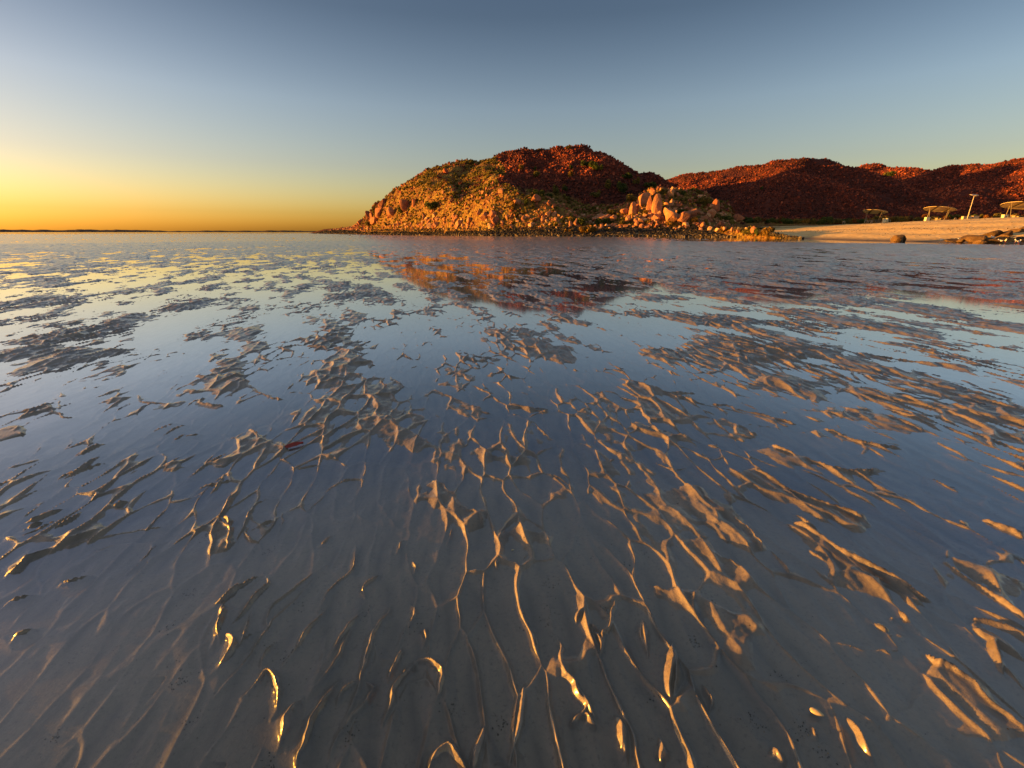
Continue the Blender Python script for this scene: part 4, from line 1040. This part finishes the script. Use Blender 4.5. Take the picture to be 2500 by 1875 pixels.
def wrack():
    rgl = np.random.default_rng(55); k = 900
    y_ = rgl.uniform(44, 118, k); d_ = np.where(rgl.random(k) < .6, rgl.normal(13, 0.9, k), rgl.uniform(4, 30, k)) + 0.8 * np.sin(y_ * .2)
    x_ = np.interp(y_, SHY, SHX) + d_
    pos = np.stack([x_, y_, beach_h(x_, y_)], -1)
    o = scatter_mesh('wrack', pos, rgl.uniform(0.04, 0.17, k), LIB1, ICO1, M_brown, np.clip(rgl.uniform(0, 1.0, k), 0, 1), 56, sink=0.15, asp=(0.2, 0.5))
    tag(o, 'drift line of dried weed, sticks and bits along the middle of the beach', 'wrack', kind='stuff')
wrack()
# ------------------------------------------------------------------ isolated and right-hand shore rocks
def gdepth(py_): return float(G(1250, py_)[1])
boulder(2191, 589.5, 27, 15, 51.5, 'lone brown rock standing in the water off the beach', 'brown', shape='block', tone=.45, seed=901)
boulder(2202, 589.5, 14, 15.5, 51.8, 'dark knobbly top end of the lone rock in the water', 'brown', tone=.15, seed=902)
SR = [
 (2322,590,26,7,'flat brown rock at the left tip of the shore rocks'),(2345,591,20,9,'small cracked rock second from the left tip'),(2356,588,16,9,'rust coloured upright rock behind the flat ones'),
 (2374,592,48,17,'broad smooth rounded brown rock, lowest in front of the shore rocks'),(2398,586,20,11,'rock behind the right end of the broad rounded rock'),(2392,594,24,8,'low rock awash right of the broad one'),
 (2412,593,40,13,'flat sloping rock awash in the middle of the shore rocks'),(2425,583,36,20,'big dark ridge rock at the left end of the upper row'),(2452,584,30,20,'dark block in the middle of the upper row'),
 (2446,591,26,17,'pale sunlit rounded rock in front of the upper row'),(2467,592,20,11,'small sunlit rock right of the rounded one'),(2478,582,34,22,'highest brown rock of the upper row'),
 (2500,580,36,30,'black rock at the right edge of the photograph'),(2488,591,22,13,'rounded rock below the black one'),(2470,586,14,9,'small stone wedged between the upper row and the sunlit rock'),
 (2530,584,50,26,'large dark rock just past the right edge'),(2500,594,24,9,'low wet rock at the right edge waterline'),(2333,588,10,5,'little stone on the sand behind the flat rock'),
 (2386,584,14,6,'flat stone on the sand behind the broad rock'),(2436,594,18,7,'wet stone at the waterline under the sunlit rock'),
]
for i, (a, b, w, h, lab) in enumerate(SR):
    Y = np.interp(b, [578, 594], [53, 45.2])
    tn = 0.2 if ('dark' in lab or 'black' in lab) else (0.75 if 'sunlit' in lab else 0.5)
    boulder(a, b, w, h, float(Y), lab, 'brown', tone=tn, seed=920 + i, group=None)

def gull(px, py, Y, rz, lab):
    X0, _, Z0 = [float(v) for v in P(px, py, Y)]
    e = empty('gull', (X0, Y, Z0), rz); e.scale = (1.15,) * 3
    tag(e, lab, 'gull', 'gulls standing by the shore rocks')
    V = ICO2[0].copy(); V[:, 0] *= 0.17; V[:, 1] *= 0.065; V[:, 2] *= 0.065
    V[:, 2] += 0.16 + np.where(V[:, 0] > 0.05, (V[:, 0] - 0.05) * 0.35, 0)
    V[:, 1] *= np.where(V[:, 0] < -0.08, 0.55, 1)
    H = ICO2[0] * 0.042 + [0.155, 0, 0.255]
    N = ICO2[0] * [0.035, 0.032, 0.06] + [0.14, 0, 0.215]
    n = len(V)
    mesh_np('body', np.concatenate([V, H, N]), np.concatenate([ICO2[1], ICO2[1] + n, ICO2[1] + 2 * n]), M_white, smooth=True, parent=e)
    W = ICO2[0] * [0.15, 0.072, 0.045] + [-0.045, 0, 0.172]
    mesh_np('wing', W, ICO2[1], M_grey, smooth=True, parent=e)
    bk = np.array([[0.19, .01, .255], [0.19, -.01, .255], [0.19, 0, .268], [0.235, 0, .25]])
    mesh_np('beak', bk, np.array([[0, 1, 3], [1, 2, 3], [2, 0, 3]]), M_beak, parent=e)
    for s in (-1, 1):
        b = []
        for zz in (0.0, 0.12):
            for q in range(4): b.append([0.01 + 0.005 * math.cos(q * 1.57), s * 0.025 + 0.005 * math.sin(q * 1.57), zz])
        mesh_np('leg', np.array(b), np.array([[q, (q + 1) % 4, (q + 1) % 4 + 4, q + 4] for q in range(4)]), M_beak, parent=e)
M_white = plain('white_feather', (0.80, 0.78, 0.74), 0.7, noise=0.04)
M_grey = plain('grey_feather', (0.42, 0.42, 0.44), 0.7, noise=0.05)
M_beak = plain('beak_red', (0.45, 0.08, 0.04), 0.5)
for a, b, Y, r_, lab in [
 (2298,590,51,3.3,'white gull standing in the shallows left of all the shore rocks'), (2335,590,50.5,0.3,'white gull by the flat rocks at the left tip'),
 (2375,580.5,57,2.8,'white gull on the sand behind the broad rounded rock'), (2403,592.5,48.5,0.2,'white gull in the shallows right of the broad rounded rock'),
 (2423,584,45.7,3.0,'white gull in front of the dark ridge rock'), (2441,592.5,44.8,2.0,'white gull at the foot of the sunlit rounded rock'), (2454,592,44.4,4.0,'white gull facing its neighbour under the small sunlit rock'),
 (2478,592.5,44.3,1.0,'white gull in the shallows under the highest rock'), (2486,594,44,0.2,'rightmost white gull, close to the right edge')]:
    gull(a, b, Y, r_, lab)

# ------------------------------------------------------------------ shelters, boards, light, rails
def tube(p0, p1, r, n=8, r1=None):
    p0, p1 = np.array(p0, float), np.array(p1, float); d = p1 - p0; L = np.linalg.norm(d); d /= L
    a = np.cross(d, [0, 0, 1.0]) if abs(d[2]) < .95 else np.cross(d, [1.0, 0, 0]); a /= np.linalg.norm(a); b = np.cross(d, a)
    r1 = r if r1 is None else r1; V = []
    for p, rr in ((p0, r), (p1, r1)):
        for k in range(n): t = 2 * math.pi * k / n; V.append(p + rr * (math.cos(t) * a + math.sin(t) * b))
    V += [p0, p1]
    Fc = []
    for k in range(n):
        k2 = (k + 1) % n
        Fc += [(k, k2, n + k2), (k, n + k2, n + k), (2 * n, k2, k), (2 * n + 1, n + k, n + k2)]
    return np.array(V), np.array(Fc)
def boxv(c, s, rz=0, tilt=0):
    V = np.array([[x, y, z] for x in (-.5, .5) for y in (-.5, .5) for z in (-.5, .5)]) * s
    ct, st = math.cos(tilt), math.sin(tilt)
    V = V @ np.array([[1, 0, 0], [0, ct, -st], [0, st, ct]]).T
    cz, sz_ = math.cos(rz), math.sin(rz)
    V = V @ np.array([[cz, -sz_, 0], [sz_, cz, 0], [0, 0, 1]]).T + c
    q = [(0, 1, 3, 2), (4, 6, 7, 5), (0, 4, 5, 1), (2, 3, 7, 6), (0, 2, 6, 4), (1, 5, 7, 3)]
    Fc = []
    for f in q: Fc += [(f[0], f[1], f[2]), (f[0], f[2], f[3])]
    return V, np.array(Fc)
def join(parts):
    Vs, Fs, n = [], [], 0
    for v, f in parts: Vs.append(v); Fs.append(f + n); n += len(v)
    return np.concatenate(Vs), np.concatenate(Fs)
M_roof = plain('cream_roof_sheet', (0.62, 0.47, 0.26), 0.55, noise=0.08)
M_post = plain('galvanised_post', (0.20, 0.16, 0.12), 0.5, metal=0.3, noise=0.1)
M_beam = plain('dark_beam', (0.06, 0.04, 0.03), 0.7)
M_cream = plain('cream_panel', (0.72, 0.66, 0.45), 0.6, noise=0.05)
M_tan = plain('tan_panel', (0.60, 0.44, 0.28), 0.7, noise=0.08)
M_dark = plain('dark_fitting', (0.03, 0.03, 0.03), 0.5)
M_steel = plain('pale_steel', (0.50, 0.42, 0.36), 0.4, metal=0.2, noise=0.06)

def shelter(px, py, Y, wm, lab):
    X0, _, Z0 = [float(v) for v in P(px, py, Y)]
    e = empty('beach_shelter', (X0, Y, Z0), R(0))
    tag(e, lab, 'shelter', 'shade shelters along the top of the beach')
    # oval dished roof, tilted so its underside shows towards the water
    n = 40; V = [[0, 0, 0.10]]
    rx_, ry_ = wm / 2, wm * 0.42
    for ring, (f, z_) in enumerate([(0.5, 0.07), (0.85, 0.02), (1.0, -0.03)]):
        for k in range(n):
            t = 2 * math.pi * k / n; V.append([f * rx_ * math.cos(t), f * ry_ * math.sin(t), z_])
    V = np.array(V); Fc = [(0, 1 + k, 1 + (k + 1) % n) for k in range(n)]
    for r_ in range(2):
        for k in range(n):
            a, b = 1 + r_ * n + k, 1 + r_ * n + (k + 1) % n
            Fc += [(a, a + n, b), (b, a + n, b + n)]
    Vb = V - [0, 0, 0.06]; m0 = len(V)
    Fb = [(a + m0, c + m0, b + m0) for a, b, c in Fc]
    o0 = 1 + 2 * n
    Fe = []
    for k in range(n):
        a, b = o0 + k, o0 + (k + 1) % n
        Fe += [(a, a + m0, b), (b, a + m0, b + m0)]
    V = np.concatenate([V, Vb]); Fc = np.array(Fc + Fb + Fe)
    ti, tl = -0.11, 0.14     # near edge higher, right side lower
    def place(V):
        V = np.asarray(V, float).copy()
        z = V[:, 2] + ti * V[:, 1] - tl * V[:, 0] + 2.5
        V[:, 2] = z
        return V
    roof = mesh_np('roof', place(V), Fc, M_roof, smooth=False, parent=e)
    # scalloped rim of rafter ends
    rim = []
    for k in range(44):
        t = 2 * math.pi * k / 44
        c = np.array([rx_ * .95 * math.cos(t), ry_ * .95 * math.sin(t), -0.12])
        rim.append(boxv(c, (0.05, 0.22, 0.07), t - math.pi / 2))
    v, f = join(rim); mesh_np('rafter_ends', place(v), f, M_beam, parent=e)
    for xo in (-0.45, 0.45):
        v, f = boxv((xo * rx_ + .1, 0, -0.14), (0.32, ry_ * 1.75, 0.12), -0.5)
        mesh_np('roof_beam', place(v), f, M_beam, parent=e)
    for (xa, ya, xb, yb) in [(-.70, -.2, -.93, -.2), (.13, -.5, .36, -.45), (.66, .1, .86, .1), (-.42, .5, -.36, .5)]:
        top = place([[xb * rx_ * .97, yb * ry_, -0.06]])[0]
        xf = xa * rx_
        v, f = tube((xf, ya * ry_, -0.2), top, 0.045)
        mesh_np('post', v, f, M_post, parent=e)
    return e
shelter(2130, 543, 118, 54 / 1175 * 118, 'far shade shelter, leftmost and smallest of the three oval roofs')
shelter(2286, 540.5, 103, 66 / 1175 * 103, 'middle shade shelter with one cream board at its left post')
shelter(2490, 537, 87, 92 / 1175 * 87, 'nearest shade shelter, cut by the right edge of the photograph')

def board(px, py, wpx, hpx, Y, lab, mat, name='notice_board', spot=False, rz=0.0):
    yw = Y / (F * CP + (CY - py) * SP); w, h = wpx * yw, hpx * yw
    X0, _, Z0 = [float(v) for v in P(px, py, Y)]
    e = empty(name, (X0, Y, Z0 - 0.05), rz)
    tag(e, lab, 'board')
    v, f = boxv((0, 0, h * .5 + .05), (w, 0.5, h)); mesh_np('panel', v, f, mat, parent=e)
    v, f = boxv((0, 0, h + .08), (w * 1.06, 0.56, 0.05)); mesh_np('cap', v, f, mat, parent=e)
    if spot:
        v, f = tube((0.02, -0.25, h * .62), (0.02, -0.262, h * .62), 0.12, 12); mesh_np('round_hole', v, f, M_dark, parent=e)
board(2157, 543.5, 5, 9, 116, 'narrow cream box, left of the pair right of the far shelter', M_cream, 'bin_enclosure', rz=-.2)
board(2163.5, 543, 4, 9, 116.5, 'narrow pale box, right of the pair right of the far shelter', M_cream, 'bin_enclosure', rz=.3)
board(2262, 540, 9, 8.5, 101, 'single bright cream box at the left post of the middle shelter', M_cream, 'bin_enclosure')
board(2353, 538, 11, 8.5, 98, 'wide tan box left of the leaning light', M_tan, 'bin_enclosure')
board(2364.5, 538, 8, 8.5, 98, 'middle tan box just right of the light pole', M_tan, 'bin_enclosure')
board(2378.5, 537.5, 14, 9, 98, 'widest tan box, right of the three by the light pole', M_tan, 'bin_enclosure')
board(2450.5, 535.5, 10, 10, 85, 'bright cream box with a round dark hole beside the nearest shelter', M_cream, 'bin_enclosure', spot=True)

# solar light
X0, _, Z0 = [float(v) for v in P(2360, 539, 97)]
e = empty('solar_light', (X0, 97, Z0)); tag(e, 'tall thin light pole with a flat panel head on top of the beach', 'light pole')
v, f = tube((0, 0, -.3), (0, 0, 4.75), 0.065, 12, 0.05); mesh_np('pole', v, f, M_steel, parent=e)
v, f = boxv((-0.05, 0, 4.85), (1.25, 0.7, 0.07), 0, 0.25); mesh_np('solar_panel', v, f, M_steel, parent=e)
v, f = boxv((0.42, -0.1, 4.68), (0.5, 0.22, 0.10)); mesh_np('lamp_head', v, f, M_steel, parent=e)
v, f = boxv((0.10, -0.02, 1.25), (0.16, 0.2, 0.3)); mesh_np('control_box', v, f, M_post, parent=e)
# hoops (bent steel rails)
def hoop(px, py, hpx, wpx, Y, lab):
    yw = Y / (F * CP + (CY - py) * SP); w, h = wpx * yw, hpx * yw
    X0, _, Z0 = [float(v) for v in P(px, py, Y)]
    ps = [(-w / 2, 0, -.1), (-w / 2, 0, h * .7)] + [(-w / 2 * math.cos(t), 0, h * .7 + h * .3 * math.sin(t)) for t in (0.5, 1.0, 1.57, 2.1, 2.6)] + [(w / 2, 0, h * .7), (w / 2, 0, -.1)]
    v, f = join([tube(a, b, 0.035, 6) for a, b in zip(ps[:-1], ps[1:])])
    o = mesh_np('hoop_rail', v, f, M_steel); o.location = (X0, Y, Z0)
    tag(o, lab, 'rail')
hoop(2114, 543, 5, 6, 117, 'bent steel hoop under the left half of the far shelter')
hoop(2123, 543, 5, 5, 117, 'second steel hoop under the far shelter, right of the first')
hoop(2171, 543, 6, 4, 116, 'steel hoop standing right of the pair of narrow boxes')
hoop(2331, 538.5, 6, 5, 99, 'pinkish steel hoop between the middle shelter and the tan boxes')
hoop(2060, 545, 5, 5, 119, 'small steel hoop alone in the scrub left of the far shelter')

# picnic table under each shelter
def table(px, py, Y, lab):
    X0, _, Z0 = [float(v) for v in P(px, py, Y)]
    e = empty('picnic_table', (X0, Y, Z0), 0.2); tag(e, lab, 'table', 'picnic tables under the shelters')
    v, f = boxv((0, 0, .74), (1.7, .75, .05)); mesh_np('table_top', v, f, M_post, parent=e)
    for s in (-1, 1):
        v, f = boxv((0, s * .7, .45), (1.7, .28, .05)); mesh_np('bench', v, f, M_post, parent=e)
        v, f = join([boxv((s * .6, 0, .34), (.08, .5, .74)), boxv((s * .6, 0, .40), (.08, 1.4, .06))]); mesh_np('leg', v, f, M_post, parent=e)
table(2133, 544, 118.6, 'small picnic table under the far shelter')
table(2290, 541, 103.6, 'small picnic table under the middle shelter')
table(2478, 537, 87.6, 'small picnic table under the nearest shelter')

# ------------------------------------------------------------------ foreground finds on the sand
def leaf(px, py):
    gx, gy = [float(v) for v in G(px, py)]
    n = 14; V = []
    L, W = 0.105, 0.016
    for i in range(n + 1):
        t = i / n; wv = W * math.sin(math.pi * min(1, t * 0.93 + 0.03)) ** 0.8; xx = (t - .5) * L; zz = 0.004 * math.sin(math.pi * t) + 0.001 * t
        V += [[xx, -wv, zz + 0.007], [xx, 0, zz], [xx, wv, zz + 0.009]]
    Fc = []
    for i in range(n):
        for j in range(2):
            a = i * 3 + j; Fc += [(a, a + 3, a + 4), (a, a + 4, a + 1)]
    V = np.array(V); m0 = len(V); Vb = V - [0, 0, 0.0007]
    Fall = np.array(Fc + [(a + m0, c + m0, b + m0) for a, b, c in Fc])
    o = mesh_np('leaf', np.concatenate([V, Vb]), Fall, plain('dried_red_leaf', (0.30, 0.018, 0.012), 0.35, 0.5, scale=40), smooth=True)
    o.location = (gx, gy, 0.002); o.rotation_euler = (0.15, -0.04, R(38))
    tag(o, 'dark red curled leaf lying in the shallow water at the left', 'leaf')
    s, f = tube((-L / 2 - 0.012, 0, 0.006), (-L / 2 + 0.004, 0, 0.0065), 0.0007, 6)
    mesh_np('stalk', s, f, M_wood, parent=o)
leaf(714, 1092)
def shell(px, py, s, rz, lab):
    gx, gy = [float(v) for v in G(px, py)]
    V = ICO3[0].copy(); V[:, 0] *= s * 1.5; V[:, 1] *= s * .8; V[:, 2] = np.where(V[:, 2] > 0, V[:, 2] * s * .7, V[:, 2] * s * .2)
    V[:, 2] += 0.02 * s * np.cos(np.hypot(V[:, 0], V[:, 1]) / s * 25)
    V[:, 1] *= (1 - .4 * (V[:, 0] / (s * 1.5)))
    o = mesh_np('shell', V, ICO3[1], plain('shell_cream', (0.55, 0.42, 0.22), 0.35, 0.5, scale=60), smooth=True)
    o.location = (gx, gy, -0.001); o.rotation_euler = (0, 0, rz)
    tag(o, lab, 'shell')
shell(1994, 1739, 0.009, -0.6, 'cream half shell catching the sun near the bottom right')
shell(2154, 1532, 0.010, -0.9, 'long narrow sunlit shell out in the water at the right')
shell(1252, 1342, 0.0035, 0.3, 'tiny pale shell near the middle of the sand')
def casts():
    rgl = np.random.default_rng(77)
    spots = [(430,1605),(435,1655),(420,1515),(460,1440),(130,1785),(1285,1520),(1570,1345),(1530,1375),(1740,1470),(740,1465),(655,1342),(1900,1640),(1960,1770),(470,1745),(640,1890/1.0),(890,1490),(1010,1520),(1340,1420),(1480,1500),(1450,1360),(1700,1560),(500,1310),(660,1570),(705,1590),(1600,1705),(2010,1830),(1850,1760),(620,1040),(560,1180),(1100,1720),(1230,1760),(860,1780),(1340,1490),(1330,1515)]
    pos, sz_ = [], []
    for a, b in spots:
        gx, gy = [float(v) for v in G(a, min(b, 1860))]
        k = rgl.integers(5, 26)
        x_ = gx + rgl.normal(0, 0.010, k); y_ = gy + rgl.normal(0, 0.014, k)
        z_ = flat_height(x_.reshape(1, -1), y_.reshape(1, -1)).ravel()
        for i in range(k): pos.append([x_[i], y_[i], z_[i]]); sz_.append(rgl.uniform(0.0016, 0.0042))
    k = 500
    x_ = rgl.uniform(-1.6, 1.8, k); y_ = rgl.uniform(0.5, 2.6, k); z_ = flat_height(x_.reshape(1, -1), y_.reshape(1, -1)).ravel()
    for i in range(k): pos.append([x_[i], y_[i], z_[i]]); sz_.append(rgl.uniform(0.0012, 0.0035))
    o = scatter_mesh('sand_pellets', np.array(pos), np.array(sz_), LIB1, ICO1, M_tide, np.clip(0.4 + 0.3 * rgl.standard_normal(len(pos)), 0, 1), 78, sink=0.1)
    tag(o, 'tiny dark pellets, grit and shell chips scattered on the near sand', 'grit', kind='stuff')
casts()

# labels that came out alike are told apart by their order along the shore
def part_labels():
    by = {}
    for o in col.objects:
        if o.parent is None and o.get('label') and o.get('category') in ('rock', 'bush'): by.setdefault(o['label'], []).append(o)
    for lab, os_ in by.items():
        if len(os_) < 2: continue
        os_.sort(key=lambda o: o.location.x / o.location.y)
        base = lab.replace('some way ', '').replace('close ', '')
        names = {2: ['left one of two', 'right one of two'], 3: ['leftmost of three', 'middle of three', 'rightmost of three']}.get(len(os_))
        if not names: names = ['%s from left' % w for w in ('first', 'second', 'third', 'fourth', 'fifth', 'sixth', 'seventh', 'eighth', 'ninth', 'tenth')][:len(os_)]
        for o, n in zip(os_, names):
            t = '%s, %s' % (base, n)
            if len(t.split()) <= 16: o['label'] = t
part_labels()
